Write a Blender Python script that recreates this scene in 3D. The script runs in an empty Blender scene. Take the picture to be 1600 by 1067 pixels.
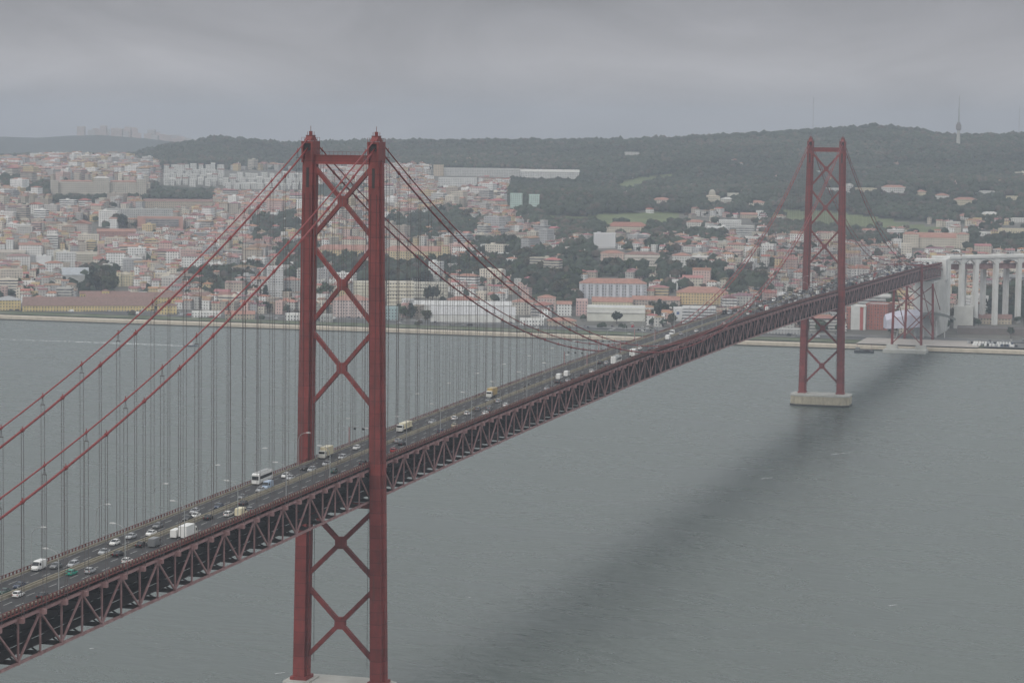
import bpy, math, random
import numpy as np
from mathutils import Matrix, Vector
random.seed(7); rng = np.random.default_rng(7)
SC = bpy.context.scene; COL = SC.collection
# ------------------------------------------------------------------ camera
W, H = 1600.0, 1067.0
CAM = np.array([-790.32, -285.45, 192.84]); YAW, PIT, ROL, F = .2794, -.0823, .0118, 3955.4
_d = np.array([math.cos(YAW)*math.cos(PIT), math.sin(YAW)*math.cos(PIT), math.sin(PIT)])
_r = np.cross(_d, [0, 0, 1.]); _r /= np.linalg.norm(_r); _u = np.cross(_r, _d)
CR = _r*math.cos(ROL)+_u*math.sin(ROL); CU = -_r*math.sin(ROL)+_u*math.cos(ROL)
cd = bpy.data.cameras.new('camera'); cam = bpy.data.objects.new('camera', cd); COL.objects.link(cam)
cam.matrix_world = Matrix(((CR[0], CU[0], -_d[0], CAM[0]), (CR[1], CU[1], -_d[1], CAM[1]), (CR[2], CU[2], -_d[2], CAM[2]), (0, 0, 0, 1)))
cd.sensor_fit = 'HORIZONTAL'; cd.sensor_width = 36; cd.lens = F/W*36
cd.clip_start = 1; cd.clip_end = 40000
SC.camera = cam
# ------------------------------------------------------------------ sky, sun, exposure
SUN_EL, SUN_AZ = math.radians(38), math.radians(172)   # azimuth of the sun measured from +x towards +y
world = bpy.data.worlds.new("World"); SC.world = world; world.use_nodes = True
nt = world.node_tree; nt.nodes.clear(); N = nt.nodes.new; L = nt.links.new
out = N('ShaderNodeOutputWorld'); bg = N('ShaderNodeBackground'); bg.inputs['Strength'].default_value = 0.1
sky = N('ShaderNodeTexSky'); sky.sky_type = 'NISHITA'; sky.sun_disc = False
sky.sun_elevation = SUN_EL; sky.sun_rotation = math.pi/2-SUN_AZ
tc = N('ShaderNodeTexCoord'); sep = N('ShaderNodeSeparateXYZ'); L(tc.outputs['Generated'], sep.inputs[0])
mp = N('ShaderNodeMapping'); mp.inputs['Scale'].default_value = (5.5, 5.5, 17); L(tc.outputs['Generated'], mp.inputs[0])
nz = N('ShaderNodeTexNoise'); nz.inputs['Scale'].default_value = 1.6; nz.inputs['Detail'].default_value = 7; nz.inputs['Roughness'].default_value = .55; nz.inputs['Distortion'].default_value = .6
L(mp.outputs[0], nz.inputs['Vector'])
ramp = N('ShaderNodeValToRGB'); L(sep.outputs['Z'], ramp.inputs[0])
# luminance of a deep overcast: about three times brighter overhead than near the horizon
cr = ramp.color_ramp; cr.elements[0].position = 0.0; cr.elements[0].color = (.365, .355, .368, 1)
cr.elements[1].position = 1.0; cr.elements[1].color = (1.12, 1.13, 1.14, 1)
for p_, c_ in ((.012, (.37, .36, .372)), (.026, (.40, .392, .408)), (.04, (.345, .34, .36)), (.055, (.29, .287, .308)), (.12, (.50, .505, .52)), (.45, (.88, .89, .90))):
    e = cr.elements.new(p_); e.color = (*c_, 1)
rr = N('ShaderNodeMapRange'); rr.inputs['From Min'].default_value = .3; rr.inputs['From Max'].default_value = .7
rr.inputs['To Min'].default_value = 8.2; rr.inputs['To Max'].default_value = 11.9; L(nz.outputs['Fac'], rr.inputs[0])
mul = N('ShaderNodeVectorMath'); mul.operation = 'SCALE'; L(ramp.outputs[0], mul.inputs[0]); L(rr.outputs[0], mul.inputs['Scale'])
mx = N('ShaderNodeMix'); mx.data_type = 'RGBA'; mx.inputs[0].default_value = .97
L(sky.outputs[0], mx.inputs[6]); L(mul.outputs[0], mx.inputs[7]); L(mx.outputs[2], bg.inputs['Color']); L(bg.outputs[0], out.inputs[0])
sl = bpy.data.lights.new('sun', 'SUN'); sl.energy = 1.3; sl.angle = math.radians(25); sl.color = (1, .96, .9)
so = bpy.data.objects.new('sun', sl); COL.objects.link(so)
sd = Vector((math.cos(SUN_EL)*math.cos(SUN_AZ), math.cos(SUN_EL)*math.sin(SUN_AZ), math.sin(SUN_EL)))
so.rotation_euler = sd.to_track_quat('Z', 'Y').to_euler(); so.location = (0, 0, 400)
SC.view_settings.view_transform = 'Standard'; SC.view_settings.look = 'None'; SC.view_settings.gamma = 1; SC.view_settings.exposure = 0
SC.view_settings.use_curve_mapping = False
SC.cycles.use_denoising = True; SC.cycles.max_bounces = 6; SC.cycles.volume_bounces = 1; SC.cycles.transparent_max_bounces = 16
SC.cycles.use_adaptive_sampling = True; SC.cycles.adaptive_threshold = 0.02
HAZE = 1.12e-4

# ------------------------------------------------------------------ helpers
def proj(x, y, z):
    q = np.array([x, y, z])-CAM; t = q@_d
    return W/2+F*(q@CR)/t, H/2-F*(q@CU)/t, t
def ray(a, b):
    v = _d*F+CR*(a-W/2)-CU*(b-H/2); return v/np.linalg.norm(v)
def tag(o, label=None, cat=None, group=None, kind=None):
    if label: o['label'] = label
    if cat: o['category'] = cat
    if group: o['group'] = group
    if kind: o['kind'] = kind
    return o
def empty(name, loc=(0, 0, 0), rz=0, parent=None):
    o = bpy.data.objects.new(name, None); COL.objects.link(o); o.location = loc; o.rotation_euler = (0, 0, rz)
    o.empty_display_size = 1
    if parent: o.parent = parent
    return o
ORD = 'first second third fourth fifth sixth seventh eighth ninth tenth eleventh twelfth thirteenth fourteenth fifteenth sixteenth seventeenth eighteenth nineteenth'.split()
TENS = {2: 'twenty', 3: 'thirty', 4: 'forty', 5: 'fifty', 6: 'sixty', 7: 'seventy', 8: 'eighty', 9: 'ninety'}
def ordinal(n):
    if n < 20: return ORD[n-1]
    t, r = divmod(n, 10)
    return TENS[t][:-1]+'ieth' if r == 0 else TENS[t]+'-'+ORD[r-1]
class MB:
    """collects faces; build() links them as one mesh object"""
    def __init__(s): s.v = []; s.f = []; s.m = []; s.c = []; s.b = []; s.base = 0.; s.col = (1, 1, 1, 0); s.mat = 0
    def add(s, vs, fs):
        o = len(s.v); s.v.extend(vs)
        for f in fs: s.f.append([i+o for i in f]); s.m.append(s.mat); s.c.append(s.col); s.b.append(s.base)
    def box(s, x0, x1, y0, y1, z0, z1):
        s.add([(x0, y0, z0), (x1, y0, z0), (x1, y1, z0), (x0, y1, z0), (x0, y0, z1), (x1, y0, z1), (x1, y1, z1), (x0, y1, z1)],
              [(3, 2, 1, 0), (4, 5, 6, 7), (0, 1, 5, 4), (1, 2, 6, 5), (2, 3, 7, 6), (3, 0, 4, 7)])
    def rbox(s, cx, cy, z0, z1, w, d, a, top=1):
        c, n = math.cos(a), math.sin(a)
        def P(x, y, z): return (cx+x*c-y*n, cy+x*n+y*c, z)
        vs = [P(-w/2, -d/2, z0), P(w/2, -d/2, z0), P(w/2, d/2, z0), P(-w/2, d/2, z0), P(-w/2, -d/2, z1), P(w/2, -d/2, z1), P(w/2, d/2, z1), P(-w/2, d/2, z1)]
        fs = [(0, 1, 5, 4), (1, 2, 6, 5), (2, 3, 7, 6), (3, 0, 4, 7)]
        if top: fs += [(4, 5, 6, 7), (3, 2, 1, 0)]
        s.add(vs, fs)
    def beam(s, p, q, w, h=None, up=(0, 0, 1)):
        p = np.array(p, float); q = np.array(q, float); d = q-p; d /= np.linalg.norm(d); h = h or w
        a = np.cross(d, up)
        if np.linalg.norm(a) < 1e-4: a = np.cross(d, (1, 0, 0))
        a /= np.linalg.norm(a); b = np.cross(a, d)
        a = a*w/2; b = b*h/2
        vs = [tuple(x) for x in (p-a-b, p+a-b, p+a+b, p-a+b, q-a-b, q+a-b, q+a+b, q-a+b)]
        s.add(vs, [(3, 2, 1, 0), (4, 5, 6, 7), (0, 1, 5, 4), (1, 2, 6, 5), (2, 3, 7, 6), (3, 0, 4, 7)])
    def tube(s, pts, r, n=6, r2=None):
        pts = [np.array(p, float) for p in pts]; k = len(pts); o = []
        for i, p in enumerate(pts):
            d = pts[min(i+1, k-1)]-pts[max(i-1, 0)]; d /= np.linalg.norm(d)
            a = np.cross(d, (0, 0, 1)) if abs(d[2]) < .95 else np.cross(d, (1, 0, 0)); a /= np.linalg.norm(a); b = np.cross(a, d)
            R = r if r2 is None else r+(r2-r)*i/(k-1)
            o += [tuple(p+R*(a*math.cos(6.2832*j/n)+b*math.sin(6.2832*j/n))) for j in range(n)]
        fs = [(i*n+j, i*n+(j+1) % n, (i+1)*n+(j+1) % n, (i+1)*n+j) for i in range(k-1) for j in range(n)]
        fs += [tuple(range(n))[::-1], tuple((k-1)*n+j for j in range(n))]
        s.add(o, fs)
    def prism(s, poly, z0, z1, top_scale=1, cx=0, cy=0):
        n = len(poly); vs = [(x, y, z0) for x, y in poly]+[(cx+(x-cx)*top_scale, cy+(y-cy)*top_scale, z1) for x, y in poly]
        s.add(vs, [tuple(range(n))[::-1], tuple(range(n, 2*n))]+[(i, (i+1) % n, n+(i+1) % n, n+i) for i in range(n)])
    def extr(s, prof, y0, y1):
        """profile in x,z extruded along y"""
        n = len(prof); vs = [(x, y0, z) for x, z in prof]+[(x, y1, z) for x, z in prof]
        s.add(vs, [tuple(range(n)), tuple(range(n, 2*n))[::-1]]+[(i, n+i, n+(i+1) % n, (i+1) % n) for i in range(n)])
    def loft(s, rings, cap=True):
        n = len(rings[0]); vs = [p for r in rings for p in r]; k = len(rings)
        fs = [(i*n+j, i*n+(j+1) % n, (i+1)*n+(j+1) % n, (i+1)*n+j) for i in range(k-1) for j in range(n)]
        if cap: fs += [tuple(range(n))[::-1], tuple((k-1)*n+j for j in range(n))]
        s.add(vs, fs)
    def build(s, name, mats, parent=None, loc=None, uv=False, smooth=False, color=False):
        me = bpy.data.meshes.new(name); me.from_pydata(s.v, [], s.f)
        for m in (mats if isinstance(mats, (list, tuple)) else [mats]): me.materials.append(m)
        nf = len(s.f)
        me.polygons.foreach_set('material_index', s.m)
        if color or uv:
            tot = np.array([len(f) for f in s.f])
        if color:
            ca = me.color_attributes.new('Col', 'FLOAT_COLOR', 'CORNER')
            ca.data.foreach_set('color', np.repeat(np.array(s.c, np.float32), tot, axis=0).ravel())
        if uv:
            nor = np.empty(nf*3, np.float32); me.polygons.foreach_get('normal', nor); nor = nor.reshape(-1, 3)
            nl = np.repeat(nor, tot, axis=0); bl = np.repeat(np.array(s.b), tot)
            vi = np.empty(len(me.loops), np.int32); me.loops.foreach_get('vertex_index', vi)
            P = np.array(s.v)[vi]
            U = -P[:, 0]*nl[:, 1]+P[:, 1]*nl[:, 0]; V = P[:, 2]-bl
            me.uv_layers.new(name='UVMap').data.foreach_set('uv', np.stack([U, V], 1).astype(np.float32).ravel())
        if smooth: me.polygons.foreach_set('use_smooth', [True]*nf)
        me.update()
        o = bpy.data.objects.new(name, me); COL.objects.link(o)
        if parent: o.parent = parent
        if loc is not None: o.location = loc
        return o
# ------------------------------------------------------------------ materials
def mat(name, col=(.5, .5, .5), rough=.6, metal=0., noise=0., nscale=1., attr=False, objcol=False, spec=.3, bump=0., dirt=None, dscale=.05):
    m = bpy.data.materials.new(name); m.use_nodes = True; t = m.node_tree; b = t.nodes['Principled BSDF']
    b.inputs['Roughness'].default_value = rough; b.inputs['Metallic'].default_value = metal
    b.inputs['Specular IOR Level'].default_value = spec
    src = None
    if attr:
        a = t.nodes.new('ShaderNodeAttribute'); a.attribute_name = 'Col'; src = a.outputs['Color']
    elif objcol:
        a = t.nodes.new('ShaderNodeObjectInfo'); src = a.outputs['Color']
    else:
        a = t.nodes.new('ShaderNodeRGB'); a.outputs[0].default_value = (*col, 1); src = a.outputs[0]
    geo = t.nodes.new('ShaderNodeNewGeometry')
    if noise:
        n = t.nodes.new('ShaderNodeTexNoise'); n.inputs['Scale'].default_value = nscale; n.inputs['Detail'].default_value = 6; n.inputs['Roughness'].default_value = .65
        t.links.new(geo.outputs['Position'], n.inputs['Vector'])
        r = t.nodes.new('ShaderNodeMapRange'); r.inputs['From Min'].default_value = .3; r.inputs['From Max'].default_value = .7
        r.inputs['To Min'].default_value = 1-noise; r.inputs['To Max'].default_value = 1+noise
        t.links.new(n.outputs['Fac'], r.inputs[0])
        v = t.nodes.new('ShaderNodeVectorMath'); v.operation = 'SCALE'; t.links.new(src, v.inputs[0]); t.links.new(r.outputs[0], v.inputs['Scale'])
        src = v.outputs[0]
        if bump:
            bn = t.nodes.new('ShaderNodeBump'); bn.inputs['Strength'].default_value = bump; t.links.new(n.outputs['Fac'], bn.inputs['Height'])
            t.links.new(bn.outputs[0], b.inputs['Normal'])
    if dirt:
        n = t.nodes.new('ShaderNodeTexNoise'); n.inputs['Scale'].default_value = dscale; n.inputs['Detail'].default_value = 8; n.inputs['Roughness'].default_value = .7
        mpp = t.nodes.new('ShaderNodeMapping'); mpp.inputs['Scale'].default_value = (1, 1, .25); t.links.new(geo.outputs['Position'], mpp.inputs[0])
        t.links.new(mpp.outputs[0], n.inputs['Vector'])
        r = t.nodes.new('ShaderNodeMapRange'); r.inputs['From Min'].default_value = .48; r.inputs['From Max'].default_value = .72; t.links.new(n.outputs['Fac'], r.inputs[0])
        x = t.nodes.new('ShaderNodeMix'); x.data_type = 'RGBA'; t.links.new(r.outputs[0], x.inputs[0]); t.links.new(src, x.inputs[6]); x.inputs[7].default_value = (*dirt, 1)
        src = x.outputs[2]
    t.links.new(src, b.inputs['Base Color'])
    return m
def wall_material():
    m = mat('render_wall', attr=True, rough=.85, noise=.14, nscale=.12); t = m.node_tree; b = t.nodes['Principled BSDF']
    src = b.inputs['Base Color'].links[0].from_socket
    uv = t.nodes.new('ShaderNodeUVMap'); sp = t.nodes.new('ShaderNodeSeparateXYZ'); t.links.new(uv.outputs[0], sp.inputs[0])
    a = t.nodes.new('ShaderNodeAttribute'); a.attribute_name = 'Col'
    def M(op, x, y=None, z=None):
        n = t.nodes.new('ShaderNodeMath'); n.operation = op
        for i, q in enumerate((x, y, z)):
            if q is None: continue
            if isinstance(q, (int, float)): n.inputs[i].default_value = q
            else: t.links.new(q, n.inputs[i])
        return n.outputs[0]
    fu = M('FRACT', M('DIVIDE', sp.outputs['X'], 3.0)); fv = M('FRACT', M('DIVIDE', sp.outputs['Y'], 3.05))
    wu = M('COMPARE', fu, .5, .21); wv = M('COMPARE', fv, .52, .25); win = M('MULTIPLY', wu, wv)
    band = M('COMPARE', fv, .55, .24); al = a.outputs['Alpha']
    isb = M('GREATER_THAN', al, .75); isw = M('GREATER_THAN', al, .25)
    pat = M('MULTIPLY', isw, M('MAXIMUM', win, M('MULTIPLY', isb, band)))
    # some windows have pale blinds drawn
    wn = t.nodes.new('ShaderNodeTexWhiteNoise'); wn.noise_dimensions = '2D'
    cmb = t.nodes.new('ShaderNodeCombineXYZ'); t.links.new(M('FLOOR', M('DIVIDE', sp.outputs['X'], 3.0)), cmb.inputs[0]); t.links.new(M('FLOOR', M('DIVIDE', sp.outputs['Y'], 3.05)), cmb.inputs[1])
    t.links.new(cmb.outputs[0], wn.inputs['Vector'])
    gl = t.nodes.new('ShaderNodeMix'); gl.data_type = 'RGBA'; t.links.new(wn.outputs['Value'], gl.inputs[0]); gl.inputs[6].default_value = (.05, .06, .07, 1); gl.inputs[7].default_value = (.22, .21, .2, 1)
    x = t.nodes.new('ShaderNodeMix'); x.data_type = 'RGBA'; t.links.new(pat, x.inputs[0]); t.links.new(src, x.inputs[6]); t.links.new(gl.outputs[2], x.inputs[7])
    t.links.new(x.outputs[2], b.inputs['Base Color'])
    return m
M_RED = mat('oxide_red_paint', (.20, .038, .033), .6, noise=.2, nscale=.22, dirt=(.13, .032, .028), dscale=.45)
def plate_seams(m):
    t = m.node_tree; b = t.nodes['Principled BSDF']; src = b.inputs['Base Color'].links[0].from_socket; n = t.nodes.new; geo = n('ShaderNodeNewGeometry')
    sp = n('ShaderNodeSeparateXYZ'); t.links.new(geo.outputs['Position'], sp.inputs[0])
    d = n('ShaderNodeMath'); d.operation = 'DIVIDE'; t.links.new(sp.outputs['Z'], d.inputs[0]); d.inputs[1].default_value = 4.15
    fl = n('ShaderNodeMath'); fl.operation = 'FLOOR'; t.links.new(d.outputs[0], fl.inputs[0]); wn = n('ShaderNodeTexWhiteNoise'); wn.noise_dimensions = '1D'; t.links.new(fl.outputs[0], wn.inputs['W'])
    r = n('ShaderNodeMapRange'); t.links.new(wn.outputs['Value'], r.inputs[0]); r.inputs['To Min'].default_value = .84; r.inputs['To Max'].default_value = 1.12
    fr = n('ShaderNodeMath'); fr.operation = 'FRACT'; t.links.new(d.outputs[0], fr.inputs[0]); g = n('ShaderNodeMath'); g.operation = 'GREATER_THAN'; t.links.new(fr.outputs[0], g.inputs[0]); g.inputs[1].default_value = .05
    r2 = n('ShaderNodeMapRange'); t.links.new(g.outputs[0], r2.inputs[0]); r2.inputs['To Min'].default_value = .6; mu = n('ShaderNodeMath'); mu.operation = 'MULTIPLY'; t.links.new(r.outputs[0], mu.inputs[0]); t.links.new(r2.outputs[0], mu.inputs[1])
    mpp = n('ShaderNodeMapping'); mpp.inputs['Scale'].default_value = (1.6, 1.6, .06); t.links.new(geo.outputs['Position'], mpp.inputs[0]); nz_ = n('ShaderNodeTexNoise'); nz_.inputs['Scale'].default_value = 1; nz_.inputs['Detail'].default_value = 5; t.links.new(mpp.outputs[0], nz_.inputs['Vector'])
    r3 = n('ShaderNodeMapRange'); t.links.new(nz_.outputs['Fac'], r3.inputs[0]); r3.inputs['From Min'].default_value = .55; r3.inputs['From Max'].default_value = .75; r3.inputs['To Max'].default_value = .75
    v = n('ShaderNodeVectorMath'); v.operation = 'SCALE'; t.links.new(src, v.inputs[0]); t.links.new(mu.outputs[0], v.inputs['Scale'])
    x = n('ShaderNodeMix'); x.data_type = 'RGBA'; t.links.new(r3.outputs[0], x.inputs[0]); t.links.new(v.outputs[0], x.inputs[6]); x.inputs[7].default_value = (.12, .05, .038, 1); t.links.new(x.outputs[2], b.inputs['Base Color'])
plate_seams(M_RED)
M_CABLE = mat('cable_red_paint', (.22, .036, .034), .55, noise=.1, nscale=.5)
M_DUST = mat('weathered_red_steel', (.33, .20, .195), .7, noise=.22, nscale=.35, dirt=(.22, .11, .105), dscale=.5)
M_DARK = mat('shaded_steel', (.038, .029, .027), .8, noise=.2, nscale=.4)  # dark steel; shade inside the truss is put into this colour
M_ROPE = mat('wire_rope', (.11, .095, .095), .6)
M_ASPH = mat('bridge_asphalt', (.043, .043, .045), .9, noise=.25, nscale=.15, dirt=(.065, .064, .063), dscale=.6)
M_KERB = mat('kerb_steel', (.28, .25, .19), .7, noise=.2, nscale=.3)
M_PAINT = mat('road_paint', (.42, .42, .41), .8, noise=.3, nscale=.8)
M_CONC = mat('concrete', (.42, .42, .39), .85, noise=.12, nscale=.1, dirt=(.33, .32, .29), dscale=.12)
M_CONCY = mat('stained_concrete', (.40, .36, .27), .85, noise=.15, nscale=.25, dirt=(.2, .17, .12), dscale=.5)
M_TIDE = mat('tide_line', (.035, .037, .033), .6, noise=.3, nscale=.4)
M_WALL = wall_material()
M_ROOF = mat('roof_covering', attr=True, rough=.9, noise=.25, nscale=.35)
M_PLAIN = mat('plain_coloured', attr=True, rough=.8, noise=.1, nscale=.3)
M_GALV = mat('galvanised_steel', (.30, .31, .31), .5, noise=.1)
M_LAMP = mat('lamp_head', (.5, .5, .49), .4)
M_CAR = mat('car_paint', objcol=True, rough=.3, spec=.5)
M_GLASS = mat('car_glass', (.018, .022, .026), .12, spec=.6)
M_TYRE = mat('tyre_rubber', (.02, .02, .02), .85)
M_LIGHT = mat('headlight_glass', (.6, .6, .56), .2)
M_TAIL = mat('tail_light', (.3, .01, .01), .3)
M_QUAY = mat('quay_stone', (.50, .44, .35), .85, noise=.14, nscale=.12, dirt=(.38, .33, .26), dscale=.2)
M_GRASS = mat('grass', (.085, .105, .055), .95, noise=.3, nscale=.05, dirt=(.2, .19, .16), dscale=.03)
M_ROADG = mat('ground_asphalt', (.12, .12, .118), .9, noise=.2, nscale=.06, dirt=(.22, .21, .19), dscale=.04)
M_TERR = mat('terrain', attr=True, rough=.95, noise=.35, nscale=.02)
M_BARK = mat('bark', (.07, .055, .04), .9)
M_LEAF = mat('foliage', attr=True, rough=.9, noise=.4, nscale=.25, spec=.1)
M_FOAM = mat('foam', (.62, .64, .64), .8)
# ------------------------------------------------------------------ water
def make_water():
    m = bpy.data.materials.new('river_water'); m.use_nodes = True; t = m.node_tree; b = t.nodes['Principled BSDF']; n = t.nodes.new; l = t.links.new
    b.inputs['IOR'].default_value = 2.1; b.inputs['Specular Tint'].default_value = (.955, 1, .965, 1); b.inputs['Specular IOR Level'].default_value = .5
    geo = n('ShaderNodeNewGeometry')
    def noise(scale, sc, det=4, ro=.6, rot=0, dist=0):
        m0 = n('ShaderNodeMapping'); m0.inputs['Rotation'].default_value = (0, 0, rot); l(geo.outputs['Position'], m0.inputs[0])
        mp_ = n('ShaderNodeMapping'); mp_.inputs['Scale'].default_value = (*sc, 1); l(m0.outputs[0], mp_.inputs[0]); x = n('ShaderNodeTexNoise'); x.inputs['Scale'].default_value = scale
        x.inputs['Detail'].default_value = det; x.inputs['Roughness'].default_value = ro; x.inputs['Distortion'].default_value = dist; l(mp_.outputs[0], x.inputs['Vector']); return x.outputs['Fac']
    big = noise(.004, (1, 2.2), 4, .6, .3); mid = noise(.012, (1.6, .5), 6, .65, .25, 1.5)
    colr = n('ShaderNodeMix'); colr.data_type = 'RGBA'; l(big, colr.inputs[0]); colr.inputs[6].default_value = (.012, .027, .021, 1); colr.inputs[7].default_value = (.022, .040, .032, 1)
    l(colr.outputs[2], b.inputs['Base Color'])
    rg = n('ShaderNodeMapRange'); l(mid, rg.inputs[0]); rg.inputs['From Min'].default_value = .3; rg.inputs['From Max'].default_value = .7; rg.inputs['To Min'].default_value = .245; rg.inputs['To Max'].default_value = .30
    l(rg.outputs[0], b.inputs['Roughness'])
    w1 = noise(.22, (1, .3), 6, .66, .6, .8); w2 = noise(.17, (1, .25), 5, .64, .05, .6)
    ad = n('ShaderNodeMath'); ad.operation = 'MULTIPLY_ADD'; l(w2, ad.inputs[0]); ad.inputs[1].default_value = 1.3; l(w1, ad.inputs[2])
    bp = n('ShaderNodeBump'); bp.inputs['Strength'].default_value = 1; bp.inputs['Distance'].default_value = 1.3; l(ad.outputs[0], bp.inputs['Height']); l(bp.outputs[0], b.inputs['Normal'])
    b.inputs['Anisotropic'].default_value = .93; tg = n('ShaderNodeCombineXYZ'); tg.inputs[0].default_value = 1; l(tg.outputs[0], b.inputs['Tangent'])
    g = MB(); g.add([(-5000, -6000, 0), (1530, -6000, 0), (1530, 7000, 0), (-5000, 7000, 0)], [(0, 1, 2, 3)])
    tag(g.build('water', m), 'grey green ruffled river under the bridge', kind='structure')
make_water()
# ------------------------------------------------------------------ terrain
def az_of(u, v=300):
    w = ray(u, v); return math.atan2(w[1], w[0])
CREST_U = [-900, -300, 0, 130, 200, 260, 340, 400, 450, 500, 600, 700, 800, 900, 1000, 1100, 1200, 1300, 1370, 1430, 1480, 1520, 1600, 2300]
CREST_V = [250, 250, 248, 246, 240, 226, 213, 219, 224, 222, 219, 219, 219, 219, 218, 212, 208, 202, 197, 202, 210, 212, 209, 215]
def _ht(u, v, X):
    w = ray(u, v); t = (X-CAM[0])/w[0]; return CAM[2]+w[2]*t
CA = [az_of(u, v) for u, v in zip(CREST_U, CREST_V)][::-1]; CZ = [_ht(u, v+(10 if u > 180 else 4), 4700) for u, v in zip(CREST_U, CREST_V)][::-1]
FAR_U = [-900, 0, 60, 100, 150, 220, 300, 400, 2300]; FAR_V = [214, 214, 216, 213, 211, 216, 225, 240, 250]
FA = [az_of(u, v) for u, v in zip(FAR_U, FAR_V)][::-1]; FZ = [_ht(u, v, 7600) for u, v in zip(FAR_U, FAR_V)][::-1]
def sst(x): x = np.clip(x, 0, 1); return x*x*(3-2*x)
def tz(x, y):
    x = np.asarray(x, float); y = np.asarray(y, float)
    a = np.arctan2(y-CAM[1], x-CAM[0])
    base = np.interp(x, [1500, 1640, 1760, 1900, 2200, 2600, 3000, 3500], [3.2, 4, 8, 20, 40, 63, 86, 106])
    base = base+sst((x-1800)/700)*(5*np.sin(x/173+y/210)+4*np.sin(y/121-x/260)+3*np.sin(x/77+1.3)*np.sin(y/90))
    crest = np.interp(a, CA, CZ); far = np.interp(a, FA, FZ)
    t = sst((x-3300)/1400)
    z = base*(1-t)+crest*t+t*(1-sst((x-4500)/200))*3*np.sin(x/60+y/90)
    t2 = sst((x-4750)/900); z = z*(1-t2)+(np.minimum(crest, far)-45)*t2
    t3 = sst((x-6300)/1300); z = z*(1-t3)+far*t3
    t4 = sst((x-7700)/1500); z = z*(1-t4)+60*t4
    return z
def drop(u, v, z_off=0.):
    """the point of the ground seen at a place of the photograph"""
    w = ray(u, v); t = np.arange(2200/w[0], 9500/w[0], 6.0); P = CAM[None]+w[None]*t[:, None]
    g = tz(P[:, 0], P[:, 1]); k = np.nonzero(P[:, 2] <= g)[0]
    i = k[0] if len(k) else int(np.argmin(P[:, 2]-g)); p = P[i]
    return float(p[0]), float(p[1]), float(g[i]), float((p-CAM)@_d)
def inpoly(u, v, poly):
    c = False; n = len(poly); j = n-1
    for i in range(n):
        (xi, yi), (xj, yj) = poly[i], poly[j]
        if (yi > v) != (yj > v) and u < (xj-xi)*(v-yi)/(yj-yi)+xi: c = not c
        j = i
    return c
FB_U = [-400, 0, 60, 110, 160, 230, 330, 420, 470, 600, 680, 900, 930, 1000, 1060, 1200, 1300, 1400, 1500, 1600, 2000]
FB_V = [238, 240, 243, 244, 250, 258, 268, 264, 268, 264, 264, 268, 300, 330, 335, 338, 342, 345, 350, 348, 350]
FOREST = [[(45, 292), (60, 286), (110, 298), (200, 304), (235, 290), (335, 296), (335, 313), (200, 320), (90, 320), (45, 308)],
          [(795, 285), (905, 278), (1000, 330), (1005, 348), (940, 372), (880, 376), (840, 350), (800, 345)],
          [(1000, 345), (1090, 352), (1090, 368), (1020, 368)],
          [(1195, 350), (1390, 366), (1395, 388), (1250, 372), (1190, 372)], [(1512, 372), (1640, 368), (1640, 398), (1512, 396)]]
WOODS = [[(430, 395), (480, 388), (600, 414), (720, 416), (745, 385), (790, 380), (860, 400), (905, 436), (898, 478), (850, 470), (790, 440), (700, 446), (600, 442), (440, 440)],
         [(140, 425), (182, 425), (195, 462), (140, 460), (100, 455)], [(1140, 440), (1200, 440), (1200, 464), (1140, 464)], [(893, 385), (935, 385), (935, 412), (893, 412)],
         [(1540, 462), (1640, 452), (1640, 500), (1540, 500)], [(290, 430), (340, 436), (400, 470), (290, 474)], [(600, 350), (700, 330), (760, 350), (740, 376), (640, 384)], [(860, 398), (925, 418), (1000, 420), (1000, 430), (905, 436)], [(1035, 418), (1140, 424), (1140, 446), (1030, 440)], [(330, 470), (300, 430), (400, 425), (430, 470)], [(480, 300), (560, 296), (590, 310), (500, 322)], [(1000, 362), (1060, 366), (1140, 372), (1120, 384), (1010, 376)],
         [(1020, 378), (1060, 385), (1040, 396), (1010, 392)], [(380, 350), (470, 340), (470, 375), (400, 385)], [(0, 282), (40, 282), (35, 300), (0, 300)]]
MEADOW = [[(930, 335), (1070, 333), (1080, 350), (1020, 356), (935, 350)], [(958, 297), (975, 284), (1050, 272), (1070, 275), (1010, 290), (990, 300)],
          [(1190, 326), (1300, 330), (1400, 344), (1485, 358), (1485, 368), (1380, 364), (1250, 350)], [(20, 320), (150, 318), (158, 330), (20, 333)], [(850, 338), (935, 340), (930, 352), (860, 350)]]
def zone(u, v):
    for p in MEADOW:
        if inpoly(u, v, p): return 3
    if v < np.interp(u, FB_U, FB_V): return 1
    for p in FOREST:
        if inpoly(u, v, p): return 1
    for p in WOODS:
        if inpoly(u, v, p): return 2
    return 0
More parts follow.
